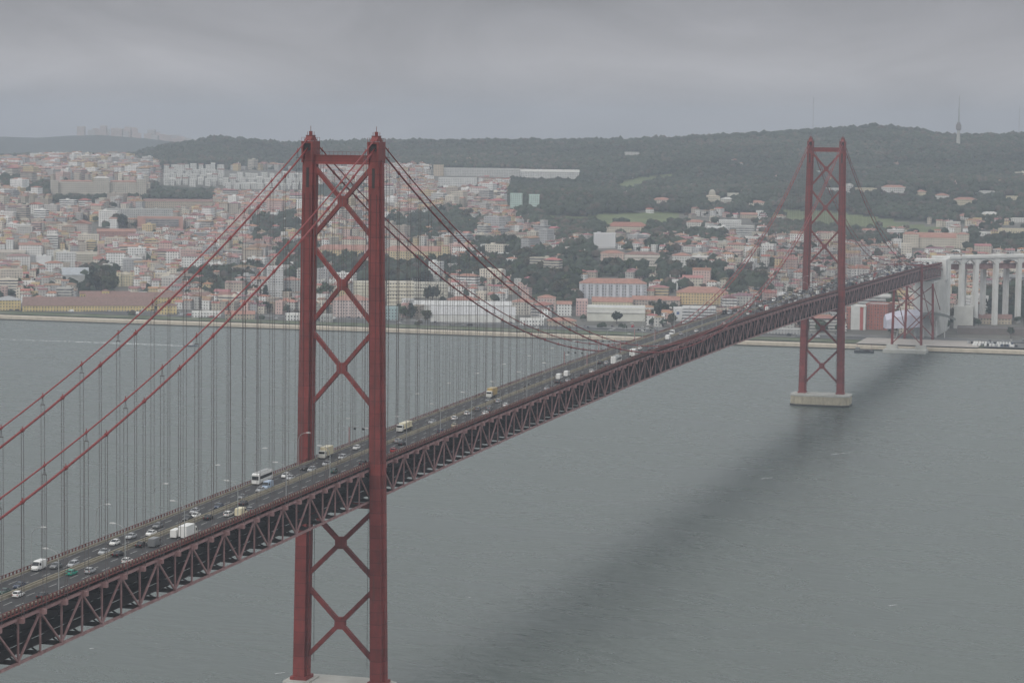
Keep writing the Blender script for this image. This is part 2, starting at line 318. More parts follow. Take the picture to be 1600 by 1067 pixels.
def make_terrain():
    xs = np.concatenate([np.linspace(1512, 3600, 150), np.linspace(3620, 4800, 90), np.linspace(4850, 9000, 50), [10500, 12000]])
    an = np.linspace(-.42, .95, 230); g = MB(); nx, na = len(xs), len(an)
    X = np.repeat(xs, na); A = np.tile(an, nx); Y = CAM[1]+(X-CAM[0])*np.tan(A); Z = tz(X, Y)
    vs = list(zip(X.tolist(), Y.tolist(), Z.tolist())); fs = []; cs = []
    q = np.stack([X, Y, Z], 1)-CAM; T = q@_d; U = W/2+F*(q@CR)/T; V = H/2-F*(q@CU)/T
    for i in range(nx-1):
        for j in range(na-1):
            k = i*na+j; fs.append((k, k+na, k+na+1, k+1)); zn = zone(U[k], V[k]) if X[k] < 4900 else 1
            cs.append({0: (.12, .115, .10, 1), 1: (.034, .042, .027, 1), 2: (.055, .07, .035, 1), 3: (.115, .14, .06, 1)}[zn])
    g.v = vs; g.f = fs; g.c = cs; g.m = [0]*len(fs); g.b = [0]*len(fs)
    tag(g.build('terrain', M_TERR, color=True, smooth=True), 'hilly ground rising from the far bank to a long ridge', kind='structure')
make_terrain()
def strip(name, x0, x1, z, m, label, y0=-1600, y1=2600, th=None):
    g = MB()
    if th: g.box(x0, x1, y0, y1, z-th, z)
    else: g.add([(x0, y0, z), (x1, y0, z), (x1, y1, z), (x0, y1, z)], [(0, 1, 2, 3)])
    return tag(g.build(name, m), label, kind='structure')
strip('quay', 1500, 1516, 3.7, M_QUAY, 'pale stone embankment walk along the far waterline', th=3.0)
g = MB(); g.box(1499.6, 1512, -1600, 2600, -2, .9); tag(g.build('quay_foot', M_TIDE), 'dark tide stained foot of the embankment wall', kind='structure')
strip('lawn', 1520, 1556, 4.3, M_GRASS, 'green lawn strip behind the embankment walk')
strip('road', 1560, 1578, 4.5, M_ROADG, 'riverside road behind the lawn')
strip('car_park', 1584, 1618, 4.7, M_ROADG, 'asphalt parking strip between road and buildings')

# ------------------------------------------------------------------ the bridge
S0, S1, SE = -500.0, 1013.0, 1672.0; PN = 11.51; DEP = 10.6
def chord(s):
    if s < 0: return 80.7-7.7*(-s/483)
    if s <= 1013: t = s/1013; return 80.7+4.3*4*t*(1-t)
    return np.interp(s, [1013, 1496, 1672], [80.7, 74.4, 70.3])
BR = empty('suspension_bridge'); tag(BR, 'long red suspension bridge with two towers crossing the river', 'bridge')
node_s = [11.51*k for k in range(-43, 146)]          # odd k: apex nodes
TOPC, BASEC = 11.5, 13.75
def legc(z): return TOPC+(BASEC-TOPC)*(183-z)/(183-9)
def tower(s, far):
    T = empty('tower', (s, 0, 0), parent=BR)
    tag(T, 'red tower standing nearer to the camera' if not far else 'red tower standing far out by the opposite bank')
    for sd in (1, -1):
        g = MB()
        for half_x, half_y in (((2.75, 1.72)), ((1.15, 2.45))):
            rings = []
            for z, k in ((8.8, 1.12), (60, 1.08), (110, 1.03), (183.2, .98)):
                c = legc(z)*sd; hx, hy = half_x*k, half_y*k
                rings.append([(-hx, c-hy, z), (hx, c-hy, z), (hx, c+hy, z), (-hx, c+hy, z)])
            g.loft(rings)
        for z in np.arange(16, 182, 8.3):       # splice bands
            c = legc(z)*sd; k = .98+.14*(183-z)/174
            g.box(-2.78*k, 2.78*k, c-1.75*k, c+1.75*k, z, z+.35)
        c = legc(9)*sd; g.box(-3.6, 3.6, c-2.9, c+2.9, 8.6, 9.8)
        lg = g.build('leg', M_RED, T)
        # saddle housing and turret
        g = MB(); c = TOPC*sd
        g.box(-2.0, 2.0, c-1.9, c+1.9, 183.2, 186.2)
        for y_ in (c-1.95, c+1.35): g.box(-3.6, 3.6, y_, y_+.6, 182.2, 189.2)
        g.box(-3.3, 3.3, c-1.35, c+1.35, 188.5, 189.1)
        g.extr([(-3.4, 189.3), (-1.2, 190.9), (1.2, 190.9), (3.4, 189.3)][::-1], c-1.1, c+1.1)
        g.box(-1.3, 1.3, c-1.3, c+1.3, 190.9, 191.2)
        for a_ in range(8):
            an = a_*math.pi/4; g.beam((1.2*math.cos(an), c+1.2*math.sin(an), 191.2), (1.2*math.cos(an), c+1.2*math.sin(an), 192.3), .1)
        g.box(-.45, .45, c-.45, c+.45, 191.2, 192.5); g.beam((0, c, 192.5), (0, c, 194.2), .14)
        for x_ in (-3.5, -1.2, 1.2, 3.5):
            for y_ in (-1.85, 1.85): g.beam((x_, c+y_, 189.2), (x_, c+y_, 190.5), .09)
        g.beam((-3.6, c-1.85, 190.4), (3.6, c-1.85, 190.4), .08); g.beam((-3.6, c+1.85, 190.4), (3.6, c+1.85, 190.4), .08)
        sh = g.build('saddle_housing', M_RED, T)
        g = MB(); g.box(-2.3, 2.3, c-1.34, c+1.34, 186.2, 188.5); g.build('opening_shade', M_DARK, sh)  # dark block added as the shade inside the housing opening
        g = MB()
        for x_ in (-2.85, 2.85):
            g.box(x_-.05, x_+.05, c-.45, c+.45, 174, 180.5)
            for yy in (c-1.0, c+1.0): g.beam((x_, yy*1.0, 14), (x_, yy-(c-legc(172)*sd), 172), .12)
        g.build('access_ladder', M_DARK, lg)
    g = MB(); g.box(-1.1, 1.1, -9.9, 9.9, 181.9, 184.5); g.box(-1.35, 1.35, -9.8, 9.8, 184.5, 184.75); g.box(-1.35, 1.35, -9.8, 9.8, 181.7, 181.9)
    for y_ in np.arange(-9, 9.1, 1.5): g.beam((-1.2, y_, 184.7), (-1.2, y_, 185.8), .07)
    g.beam((-1.2, -9.4, 185.8), (-1.2, 9.4, 185.8), .08); g.build('cross_beam', M_RED, T)
    for zt, zb, thick in ((181.0, 157.6, 1.35), (154.6, 128.8, 1.35), (126.6, 101.2, 1.35), (67.0, 43.8, 1.5), (40.6, 15.8, 1.5)):
        g = MB(); zc = zt-(zt-zb)*.492; yt, yb = legc(zt)-1.3, legc(zb)-1.3
        for sx in (1, -1):
            g.beam((0, sx*yt, zt), (0, 0, zc), 1.5, thick*.95, up=(0, -sx, 1)); g.beam((0, 0, zc), (0, sx*yb, zb), 1.5, thick*.95, up=(0, sx, 1))
        a = thick*1.3; pl = []
        for k in range(8):
            an = math.pi/8+k*math.pi/4; pl.append((a*1.02*math.cos(an), zc+a*1.02*math.sin(an)*1.1))
        vs = [(-.85, y_, z_) for y_, z_ in pl]+[(.85, y_, z_) for y_, z_ in pl]
        g.add(vs, [tuple(range(8)), tuple(range(8, 16))[::-1]]+[(i, 8+i, 8+(i+1) % 8, (i+1) % 8) for i in range(8)])
        for sx in (1, -1):
            for zz, yy, q in ((zt, yt, -1), (zb, yb, 1)):
                vs = [(x_, sx*(yy+.6), zz+e) for x_ in (-.8, .8) for e in (2.2, -2.2)]+[(x_, sx*(yy-1.5), zz+q*2.1+e) for x_ in (-.8, .8) for e in (1.0, -1.0)]
                g.add(vs, [(0, 1, 3, 2), (4, 6, 7, 5), (0, 2, 6, 4), (1, 5, 7, 3), (0, 4, 5, 1), (2, 3, 7, 6)])
        g.build('cross_brace', M_RED, T)
    # strut under the deck
    g = MB(); g.box(-.9, .9, -11.6, 11.6, 67.6, 69.4); g.build('deck_strut', M_RED, T)
    # pier
    P = MB(); hx, hy, c = (11.5, 21.0, 4.0) if far else (9.5, 18.6, 5.0)
    poly = [(-hx+c, -hy), (hx-c, -hy), (hx, -hy+c), (hx, hy-c), (hx-c, hy), (-hx+c, hy), (-hx, hy-c), (-hx, -hy+c)]
    po = empty('bridge_pier', (s, 0, 0)); tag(po, 'pale concrete block pier in the water under the '+('far' if far else 'near')+' tower', 'pier', 'concrete bridge piers')
    P.prism([(x*1.03, y*1.02) for x, y in poly], -2, 1.5); P.build('waterline_band', M_TIDE, po)
    P = MB(); P.prism(poly, 1.5, 7.2); P.build('body', M_CONCY, po)
    P = MB(); P.prism([(x*1.02, y*1.015) for x, y in poly], 7.2, 8.3)
    for sd in (1, -1): P.box(-5, 5, sd*13.8-4.5, sd*13.8+4.5, 8.3, 8.7)
    P.build('cap', M_CONC, po)
tower(0.0, False); tower(S1, True)

def main_z(s):
    if s < 0: return 189.0+.440*s+.000442*s*s-1.2
    if s <= 1013: return 83.0+104.8*(1-2*s/1013)**2
    d = s-1013; return 189.0-.440*d+.000442*d*d-1.2 if d < 500 else None
def sec_z(s):
    if s < 0: return main_z(s)+3.1+1.6*math.sin(math.pi*min(1, -s/483))
    if s <= 1013: return main_z(s)+3.1
    return main_z(s)+3.1+1.4*math.sin(math.pi*min(1, (s-1013)/483))
CY = 11.7
for side, sn in ((-1, 'near'), (1, 'far')):
    for kind_, fn, rad, off in (('main', main_z, .31, 0.0), ('upper', sec_z, .21, PN)):
        g = MB(); y = side*CY
        ss = list(np.arange(-483, 0, PN))+[0]; ss2 = list(np.linspace(0, 1013, 89)); ss3 = [1013+x for x in np.arange(0, 484, PN)]
        for seg in (ss, ss2, ss3):
            g.tube([(s, y, fn(s)) for s in seg], rad, 8)
        if True:  # backstay to the anchorage
            s_ = 1013+483*.99; g.tube([(s_, y, fn(s_)), (1670, y, 66)], rad, 8)
        cb = g.build('main_cable' if kind_ == 'main' else 'upper_cable', M_CABLE, BR, smooth=True)
        cb['label'] = ('thick lower' if kind_ == 'main' else 'thin upper')+' cable of the '+('right' if side < 0 else 'left')+' hand cable pair'
        hs = []
        k = 1
        while k*23.02+off < 483: hs.append(-(k*23.02+off)); hs.append(1013+k*23.02+off); k += 1
        k = 0 if off else 1
        if off: hs += [-off, 1013+off]
        while k*23.02+off < 1005: hs.append(k*23.02+off); k += 1
        for s in hs:
            if s < -330: continue
            zc, zb = fn(s), chord(s)+.6
            h = MB(); r = .075 if kind_ == 'main' else .07
            if zc > zb+1.2:
                dx = .32 if kind_ == 'main' else .5
                zt = zc-rad if kind_ == 'main' else zc-2.2
                if zt-zb > .5:
                    for q in (-1, 1): h.tube([(s, y+q*dx, zb), (s, y+q*dx, zt)], r, 5)
                if kind_ == 'upper' and zt-zb > .5:
                    h.beam((s, y-.62, zt), (s, y+.62, zt), .16, .22); h.beam((s, y-.2, zt), (s, y-.05, zc), .09); h.beam((s, y+.2, zt), (s, y+.05, zc), .09)
            h.mat = 1; sl_ = (fn(s+.5)-fn(s-.5)); d_ = np.array([1, 0, sl_])/math.hypot(1, sl_)
            h.tube([(s-.55*d_[0], y, zc-.55*d_[2]), (s+.55*d_[0], y, zc+.55*d_[2])], rad*1.55, 8)
            h.beam((s, y, zc), (s, y, zc+rad+.75), .16)
            h.build('hanger', [M_ROPE, M_CABLE], cb)
# --- side trusses
for side in (-1, 1):
    T = empty('side_truss', parent=BR); T['label'] = ('near' if side < 0 else 'far')+' side lattice girder under the road'
    y = side*10.4
    for nm, dz, hgt, wid, mt in (('top_chord', 0, .75, .6, M_DUST), ('bottom_chord', -DEP, .62, .6, M_DUST)):
        g = MB()
        ns = [s for s in node_s if S0 <= s <= SE]
        for a, b in zip(ns[:-1], ns[1:]): g.beam((a, y, chord(a)+dz), (b, y, chord(b)+dz), wid, hgt)
        g.build(nm, mt, T)
    vert, diag = [], []
    for k in range(-43, 146):
        s = k*PN
        if not (S0 <= s <= SE): continue
        z = chord(s)
        g = MB(); g.beam((s, y, z-DEP), (s, y, z), .42, .42)
        odd = k % 2 != 0
        w_ = 1.5 if odd else 1.1
        g.box(s-w_*.75, s+w_*.75, y-.42, y+.42, z-w_*.95, z+.42)
        if side < 0: g.box(s-.55, s+.55, y-1.6, y-.42, z-.9, z+.35)
        else: g.box(s-.55, s+.55, y+.42, y+1.6, z-.9, z+.35)
        g.box(s-.45, s+.45, y-.36, y+.36, z-DEP-.4, z-DEP+(.5 if odd else .9))
        vert.append((abs(s+200), g))
        if odd:
            for q in (-1, 1):
                s2 = s+q*PN
                if S0 <= s2 <= SE:
                    g = MB(); g.beam((s, y, z-.5), (s2, y, chord(s2)-DEP+.3), .5, .42, up=(0, 1, 0)); diag.append((abs(s+200), g))
    for nm, lst in (('vertical', vert), ('diagonal', diag)):
        lst.sort(key=lambda t: t[0]); lim = 100 if side < 0 else 0
        for _, g in lst[:lim]: g.build(nm, M_DUST, T)
        rest = MB()
        for _, g in lst[lim:]: rest.add(g.v, g.f)
        o = rest.build(nm+'s_beyond' if lim else nm+'_row', M_DUST, T); o['kind'] = 'stuff'
# --- floor systems
g = MB(); lo = MB(); tr = MB()
ns = [s for s in node_s if S0 <= s <= SE]
for a, b in zip(ns[:-1], ns[1:]):
    za, zb = chord(a), chord(b)
    def q(m_, y0, y1, d0, d1):
        m_.add([(a, y0, za+d0), (b, y0, zb+d0), (b, y1, zb+d0), (a, y1, za+d0), (a, y0, za+d1), (b, y0, zb+d1), (b, y1, zb+d1), (a, y1, za+d1)],
               [(3, 2, 1, 0), (4, 5, 6, 7), (0, 1, 5, 4), (1, 2, 6, 5), (2, 3, 7, 6), (3, 0, 4, 7)])
    q(g, -10.35, 10.35, 1.35, 1.9)                                    # road slab
    for y_ in (-2.9, 2.9): q(lo, y_-.9, y_+.9, -DEP+1.5, -DEP+1.75)    # rail decks
    for y_ in (-4.6, -1.6, 1.6, 4.6): q(lo, y_-.2, y_+.2, -DEP+.5, -DEP+1.5)
    q(lo, -.7, .7, -DEP+1.6, -DEP+1.7); q(lo, -8.3, -4.2, -DEP+1.35, -DEP+1.5); q(lo, 4.2, 9.9, -DEP+1.35, -DEP+1.5); q(lo, 9.0, 9.2, -DEP+1.5, -DEP+4.2); q(lo, -1.9, 1.9, -DEP+1.3, -DEP+1.45); q(lo, 6.2, 6.5, -DEP+4.5, -DEP+8.2)
    for y_ in (-8.8, -6, -3, 0, 3, 6, 8.8): q(tr, y_-.18, y_+.18, .45, 1.35)
    tr.beam((a, -10, za+.1), (a, 10, za+.1), .4, .9); tr.beam((a, -10, za-2.2), (a, 10, za-2.2), .35, .35)
    for k in range(4):
        y0 = -10+5*k; tr.beam((a, y0, za-2.2), (a, y0+2.5, za), .25); tr.beam((a, y0+2.5, za), (a, y0+5, za-2.2), .25)
    lo.beam((a, -10.2, za-DEP+.1), (a, 10.2, za-DEP+.1), .45, 1.1)
    lo.beam((a, -10.2, za-DEP), (b, 0, zb-DEP), .35, .3); lo.beam((a, 10.2, za-DEP), (b, 0, zb-DEP), .35, .3)
    for sd in (1, -1): tr.beam((a, sd*10.2, za-3.4), (a, sd*7.4, za-.3), .3)
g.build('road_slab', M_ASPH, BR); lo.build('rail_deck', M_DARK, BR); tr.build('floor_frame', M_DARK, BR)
mk = MB(); kbs = [MB() for _ in range(4)]; gr = MB()
def seg(m_, s0, s1, y0, y1, d0, d1):
    za, zb = chord(s0), chord(s1)
    m_.add([(s0, y0, za+d0), (s1, y0, zb+d0), (s1, y1, zb+d0), (s0, y1, za+d0), (s0, y0, za+d1), (s1, y0, zb+d1), (s1, y1, zb+d1), (s0, y1, za+d1)],
           [(3, 2, 1, 0), (4, 5, 6, 7), (0, 1, 5, 4), (1, 2, 6, 5), (2, 3, 7, 6), (3, 0, 4, 7)])
s = S0
while s < SE-12:
    for y_ in (-7.1, -3.9, 3.9, 7.1): seg(mk, s, s+4.5, y_-.09, y_+.09, 1.9, 1.905)
    s += 12
for a, b in zip(ns[:-1], ns[1:]):
    for y_, kk_ in ((-10.15, kbs[0]), (10.15, kbs[1])): seg(kk_, a, b, y_-.14, y_+.14, 1.9, 2.45)
    for y_, kk_ in ((-.62, kbs[2]), (.62, kbs[3])): seg(kk_, a, b, y_-.16, y_+.16, 1.9, 2.65)
    seg(gr, a, b, -.46, .46, 1.9, 1.95)
    for y_ in (-10.0, 10.0, -.95, .95): seg(mk, a, b, y_-.07+(.25 if y_ < -5 else 0)-(.25 if y_ > 5 else 0), y_+.07+(.25 if y_ < -5 else 0)-(.25 if y_ > 5 else 0), 1.9, 1.906)
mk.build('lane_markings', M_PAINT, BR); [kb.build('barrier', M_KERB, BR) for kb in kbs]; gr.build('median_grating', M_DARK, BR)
RAILM = mat('railing_red', (.17, .060, .054), .75, noise=.25, nscale=.5)
for side in (-1, 1):
    g = MB(); y = side*10.95
    for a, b in zip(ns[:-1], ns[1:]):
        seg(g, a, b, min(side*10.35, y), max(side*10.35, y), 1.45, 1.55)
        seg(g, a, b, y-.07, y+.07, 3.0, 3.12); seg(g, a, b, y-.05, y+.05, 2.3, 2.38)
    s = S0
    while s < SE:
        z = chord(s); g.beam((s, y+side*.1, z+1.4), (s, y, z+3.1), .62, .16, up=(0, 1, 0)); s += 2.0
    g.build('railing', RAILM, BR)
# --- end bent at the far bank
E2 = empty('support_bent', (1496, 0, 0), parent=BR)
for x_, hw, zt in ((-1.5, 11.9, 79.5), (88, 11.9, 57)):
    for sd in (1, -1):
        g = MB(); g.loft([[(x_-1.1, sd*(hw+1.2)-1.1, 3.2), (x_+1.1, sd*(hw+1.2)-1.1, 3.2), (x_+1.1, sd*(hw+1.2)+1.1, 3.2), (x_-1.1, sd*(hw+1.2)+1.1, 3.2)],
                          [(x_-1, sd*hw-1, zt), (x_+1, sd*hw-1, zt), (x_+1, sd*hw+1, zt), (x_-1, sd*hw+1, zt)]]); g.build('leg', M_RED, E2)
    if x_ < 0: g = MB(); g.box(x_-.5, x_+.5, -11, 11, 78.2, 79.2); g.build('portal_beam', M_RED, E2)
    for z0, z1 in ((8, 33), (36, 60 if x_ < 0 else 55)):
        g = MB()
        for sd in (1, -1): g.beam((x_, sd*12.4, z1), (x_, -sd*12.4, z0), .7, .8)
        g.build('cross_brace', M_RED, E2)
g = MB()
for sd in (1, -1): g.beam((0, sd*12.2, 60), (88, sd*12.8, 14), .6); g.beam((88, sd*12.2, 56), (130, sd*14.5, 30), .6)
g.build('stay', M_RED, E2)
pp = empty('bent_footing', (1490, 0, 0)); tag(pp, 'low concrete landing block carrying the red bent at the waterline', 'footing')
g = MB(); g.box(-13, 22, -19, 19, -2, 2.8); g.build('base', M_CONC, pp); g = MB()
for sd in (1, -1): g.prism([(0, sd*13-5), (9, sd*13-5), (9, sd*13+5), (0, sd*13+5)], 2.8, 6.5, .85, 4.5, sd*13)
g.build('plinth', M_CONC, pp)
# --- anchorage and viaduct
MC2 = mat('pale_concrete', (.62, .62, .60), .85, noise=.1, nscale=.1, dirt=(.48, .48, .45), dscale=.12)
an = empty('anchorage_block', (1672, 0, 0)); tag(an, 'tall pale ribbed concrete anchorage where the red truss ends', 'anchorage')
g = MB(); g.prism([(-55, -9), (6, -14), (30, -14), (30, 14), (-55, 9)], 3, 57); g.build('wall', MC2, an)
g = MB(); g.prism([(-10, -15), (8, -15), (8, 15), (-10, 15)], 56, 76)
for k in range(9): g.box(-48+k*7, -47+k*7, -15.2+.4*(8-k)*.6, -9, 6, 56.5)
g.build('pylon', MC2, an)
# the viaduct swings away to the right of the anchorage
VP = []
pts_uv = [(1481, 2478), (1503, 2490), (1525, 2502), (1556, 2514), (1592, 2528), (1634, 2545), (1680, 2564)]
for u_, dep in pts_uv:
    w = ray(u_, 420); t_ = dep/(w@_d); p = CAM+w*t_; VP.append((p[0], p[1]))
vd = empty('viaduct', (VP[0][0], VP[0][1], 0)); tag(vd, 'pale concrete arched viaduct leading on from the red truss', 'viaduct')
O = np.array([VP[0][0], VP[0][1]])
road = MB(); DZ = 76.6
for i, (p, q_) in enumerate(zip(VP[:-1], VP[1:])):
    p = np.array(p)-O; q_ = np.array(q_)-O; d = (q_-p)/np.linalg.norm(q_-p); nn = np.array([-d[1], d[0]]); Ln = np.linalg.norm(q_-p)
    if nn[0] < 0: nn = -nn
    for off in (0, 19):
        c = p+nn*off; g = MB(); a = math.atan2(d[1], d[0]); gz = float(tz(c[0]+O[0], c[1]+O[1]))-2
        g.rbox(c[0], c[1], gz, DZ-6, 4.4, 4.2, a); g.rbox(c[0], c[1], DZ-6, DZ-2.1, 5.2, 4.6, a); g.build('column', MC2, vd)
        # haunched arch girder
        g = MB(); n_ = 14; ring = []
        for k in range(n_+1):
            t_ = k/n_; x = p+nn*off+d*(2.2+(Ln-4.4)*t_); depth = 1.9+4.2*abs(2*t_-1)**2.4
            ring.append([(x[0]+nn[0]*e, x[1]+nn[1]*e, DZ-2+f_) for e, f_ in ((-1.6, -depth), (1.6, -depth), (1.6, 0), (-1.6, 0))])
        g.loft(ring); g.build('arch_girder', MC2, vd)
    m_ = (p+q_)/2+nn*9.5; road.rbox(m_[0], m_[1], DZ-2, DZ-.9, Ln+.5+.4*i, 25, math.atan2(d[1], d[0]))
    for e in (-12.3, 12.3):
        mm = m_+nn*e; road.rbox(mm[0], mm[1], DZ-.9, DZ+.4, Ln+.5, .4, math.atan2(d[1], d[0]))
road.build('deck', MC2, vd)
g = MB(); p = np.array(VP[1])-O; q_ = np.array(VP[-1])-O; d = (q_-p)/np.linalg.norm(q_-p); nn = np.array([-d[1], d[0]]); nn = nn if nn[0] > 0 else -nn
g.beam((*(p+nn*9.5-d*10), 66), (*(q_+nn*9.5), 66), 8, 5); g.build('rail_truss', M_DUST, vd)
# toll-side approach wall
def simple(name, label, cat, x, y, a=0.): o = empty(name, (x, y, float(tz(x, y)))); o.rotation_euler = (0, 0, a); return tag(o, label, cat)

# ------------------------------------------------------------------ street lamps and gantries on the deck
lampm = None
def make_lamp(side):
    o = empty('street_lamp'); g = MB(); q = -side
    pts = [(0, 0, 0), (0, 0, 8.2), (0, q*.25, 9.6), (0, q*.9, 10.5), (0, q*2.0, 11.0), (0, q*3.0, 11.2)]
    g.tube(pts, .13, 6, .07); g.build('pole', M_GALV, o)
    g = MB(); g.loft([[(-.16, q*2.7, 11.1), (.16, q*2.7, 11.1), (.16, q*2.7, 11.3), (-.16, q*2.7, 11.3)], [(-.34, q*3.4, 11.08), (.34, q*3.4, 11.08), (.3, q*3.4, 11.4), (-.3, q*3.4, 11.4)],
                      [(-.25, q*4.3, 11.16), (.25, q*4.3, 11.16), (.2, q*4.3, 11.34), (-.2, q*4.3, 11.34)]]); g.build('lamp_head', M_LAMP, o)
    return o
def dup(o, loc, rz=None):
    r = o.copy(); COL.objects.link(r); r.location = loc
    if rz is not None: r.rotation_euler = (0, 0, rz)
    for ch in o.children:
        c = ch.copy(); COL.objects.link(c); c.parent = r
        for gch in ch.children: d = gch.copy(); COL.objects.link(d); d.parent = c
    return r
for side in (1, -1):
    s_list = [(-243 if side > 0 else -232)+38.4*k for k in range(0, 46)]
    first = None; n = 0
    for s in s_list:
        if min(abs(s), abs(s-1013)) < 4: s += 6
        loc = (s, side*10.6, chord(s)+1.9)
        if first is None: first = make_lamp(side); o = first; o.location = loc
        else: o = dup(first, loc)
        n += 1
        tag(o, f"tall {'far' if side > 0 else 'near'}-railing street lamp on the bridge, {ordinal(n)} counted from the picture's left edge", 'street lamp', 'street lamps along the bridge deck')
for i, s in enumerate((38., 330., 395., 470.)):
    o = empty('sign_gantry', (s, 0, chord(s)+1.9)); g = MB()
    g.beam((0, 10.9, 0), (0, 10.9, 6.6), .35); g.beam((0, .1, .6), (0, .1, 6.6), .3); g.build('post', M_DUST, o)
    g = MB(); g.beam((0, 10.9, 6.6), (0, 0, 6.6), .3, .35); g.build('crossbar', M_GALV, o)
    for y_ in (2.4, 5.6, 8.8):
        g = MB(); g.box(-.35, -.18, y_-.4, y_+.4, 5.8, 6.5); g.build('sign_box', M_TYRE, o)
    tag(o, ['dark lane signal gantry just beyond the near tower', 'dark lane signal gantry behind the yellow box truck', 'dark lane signal gantry above the cars before mid-span', 'dark lane signal gantry nearest to mid-span'][i], 'gantry', 'lane signal gantries on the bridge')

# ------------------------------------------------------------------ vehicles (front towards +x)
def wheels(o, xs, w, r=.32):
    for x in xs:
        for sd in (1, -1):
            g = MB(); g.tube([(x, sd*(w-.22), r), (x, sd*w, r)], r, 12); t = g.build('wheel', M_TYRE, o)
            g = MB(); g.tube([(x, sd*(w-.02), r), (x, sd*(w+.015), r)], r*.55, 8); g.build('rim', M_GALV, t)
def body_loft(g, prof, w, taper):
    """prof: list of (x, z_low, z_high); lofted across with inward taper at the top"""
    rings = []
    for x, zl, zh, k in prof:
        yw = w*k; rings.append([(x, -yw*.93, zl), (x, yw*.93, zl), (x, yw, zl+.28), (x, yw, zl+(zh-zl)*.62), (x, yw*taper, zh), (x, -yw*taper, zh), (x, -yw, zl+(zh-zl)*.62), (x, -yw, zl+.28)])
    g.loft(rings)
def make_car(kind):
    o = empty('car' if kind in ('hatchback', 'saloon') else kind); g = MB(); gl = MB()
    if kind in ('hatchback', 'saloon', 'estate'):
        Ln = {'hatchback': 3.95, 'saloon': 4.5, 'estate': 4.5}[kind]; h = Ln/2; w = .87
        body_loft(g, [(-h, .35, .78, .86), (-h+.12, .22, .95, .95), (-h+.7, .2, .98, 1), (0, .2, .97, 1), (h-1.1, .2, .94, 1), (h-.35, .22, .82, .97), (h-.05, .3, .68, .86)], w, .9)
        if kind == 'hatchback': c = [(-h+.1, .9), (-h+.45, 1.42), (-h+2.0, 1.46), (-h+2.95, .93)]
        elif kind == 'estate': c = [(-h+.08, .92), (-h+.35, 1.44), (-h+2.6, 1.47), (-h+3.4, .93)]
        else: c = [(-h+.75, .94), (-h+1.35, 1.38), (-h+2.5, 1.42), (-h+3.35, .93)]
        vs = []
        for sd in (-1, 1):
            vs += [(c[0][0], sd*.8, c[0][1]), (c[1][0], sd*.62, c[1][1]), (c[2][0], sd*.62, c[2][1]), (c[3][0], sd*.8, c[3][1])]
        gl.add(vs, [(0, 1, 2, 3), (7, 6, 5, 4), (0, 4, 5, 1), (2, 6, 7, 3)])
        g.box(c[1][0]+.05, c[2][0]-.05, -.64, .64, c[1][1]-.02, c[1][1]+.055)
        for x_ in ((c[1][0]+c[2][0])/2,):
            for sd in (1, -1): g.beam((x_, sd*.8, .93), (x_, sd*.63, 1.44), .08)
        for sd in (1, -1): g.beam((c[3][0], sd*.79, .93), (c[2][0], sd*.63, 1.43), .07); g.beam((c[0][0]+.02, sd*.79, .93), (c[1][0], sd*.63, 1.42), .09)
        b = g.build('body', M_CAR, o); gl.build('windows', M_GLASS, o); wheels(o, (-h+.75, h-.8), w)
        for sd in (1, -1):
            q = MB(); q.box(h-.16, h-.02, sd*.6-.16, sd*.6+.16, .56, .7); q.build('headlight', M_LIGHT, o)
            q = MB(); q.box(-h-.01, -h+.1, sd*.62-.13, sd*.62+.13, .62, .86); q.build('tail_light', M_TAIL, o)
    elif kind == 'van':
        Ln = 5.6; h = Ln/2; w = .98
        body_loft(g, [(-h, .35, 2.3, .96), (-h+.1, .3, 2.42, 1), (h-2.0, .3, 2.45, 1), (h-1.55, .3, 2.3, 1), (h-.85, .3, 1.28, 1), (h-.2, .32, 1.05, .95), (h, .4, .75, .88)], w, .9)
        gl.add([(h-1.5, -.82, 2.2), (h-1.5, .82, 2.2), (h-.86, .9, 1.34), (h-.86, -.9, 1.34)], [(0, 3, 2, 1)])
        gl.v = [(x+.06, y_, z+.04) for x, y_, z in gl.v]
        for sd in (1, -1): gl.box(h-2.3, h-1.35, sd*.955-.04, sd*.955+.04, 1.3, 1.95)
        g.build('body', M_CAR, o); gl.build('windows', M_GLASS, o); wheels(o, (-h+1.1, h-1.0), w, .36)
        for sd in (1, -1):
            q = MB(); q.box(h-.12, h+.0, sd*.68-.16, sd*.68+.16, .7, .9); q.build('headlight', M_LIGHT, o)
    elif kind in ('box_truck', 'flatbed_truck'):
        Ln = 8.2 if kind == 'box_truck' else 12.; h = Ln/2; w = 1.2
        body_loft(g, [(h-2.0, .5, 2.75, 1), (h-.6, .5, 2.8, 1), (h-.15, .45, 1.7, .98), (h, .45, 1.5, .94)], w, .93)
        gl.box(h-.62, h-.1, -1.0, 1.0, 1.75, 2.5)
        for sd in (1, -1): gl.box(h-1.5, h-.8, sd*1.17-.05, sd*1.17+.05, 1.6, 2.3)
        g.build('cab', M_LIGHT, o); gl.build('windows', M_GLASS, o)
        c_ = MB()
        if kind == 'box_truck': c_.box(-h, h-2.15, -1.25, 1.25, .95, 3.75); c_.box(-h, h-2.1, -.5, .5, .6, .95)
        else: c_.box(-h, h-2.2, -1.25, 1.25, 1.0, 1.25); c_.box(-h+.5, h-3, -1.1, 1.1, 1.25, 3.0); c_.box(-h, h-2.1, -.5, .5, .6, 1.0)
        c_.build('cargo_box' if kind == 'box_truck' else 'load', M_CAR, o); wheels(o, (-h+1.4, -h+2.6, h-1.2), w, .5)
    elif kind == 'coach':
        h = 6.; w = 1.27
        body_loft(g, [(-h, .4, 3.4, .96), (-h+.2, .35, 3.55, 1), (h-.6, .35, 3.55, 1), (h-.1, .35, 3.3, .98), (h, .35, 2.2, .96)], w, .93)
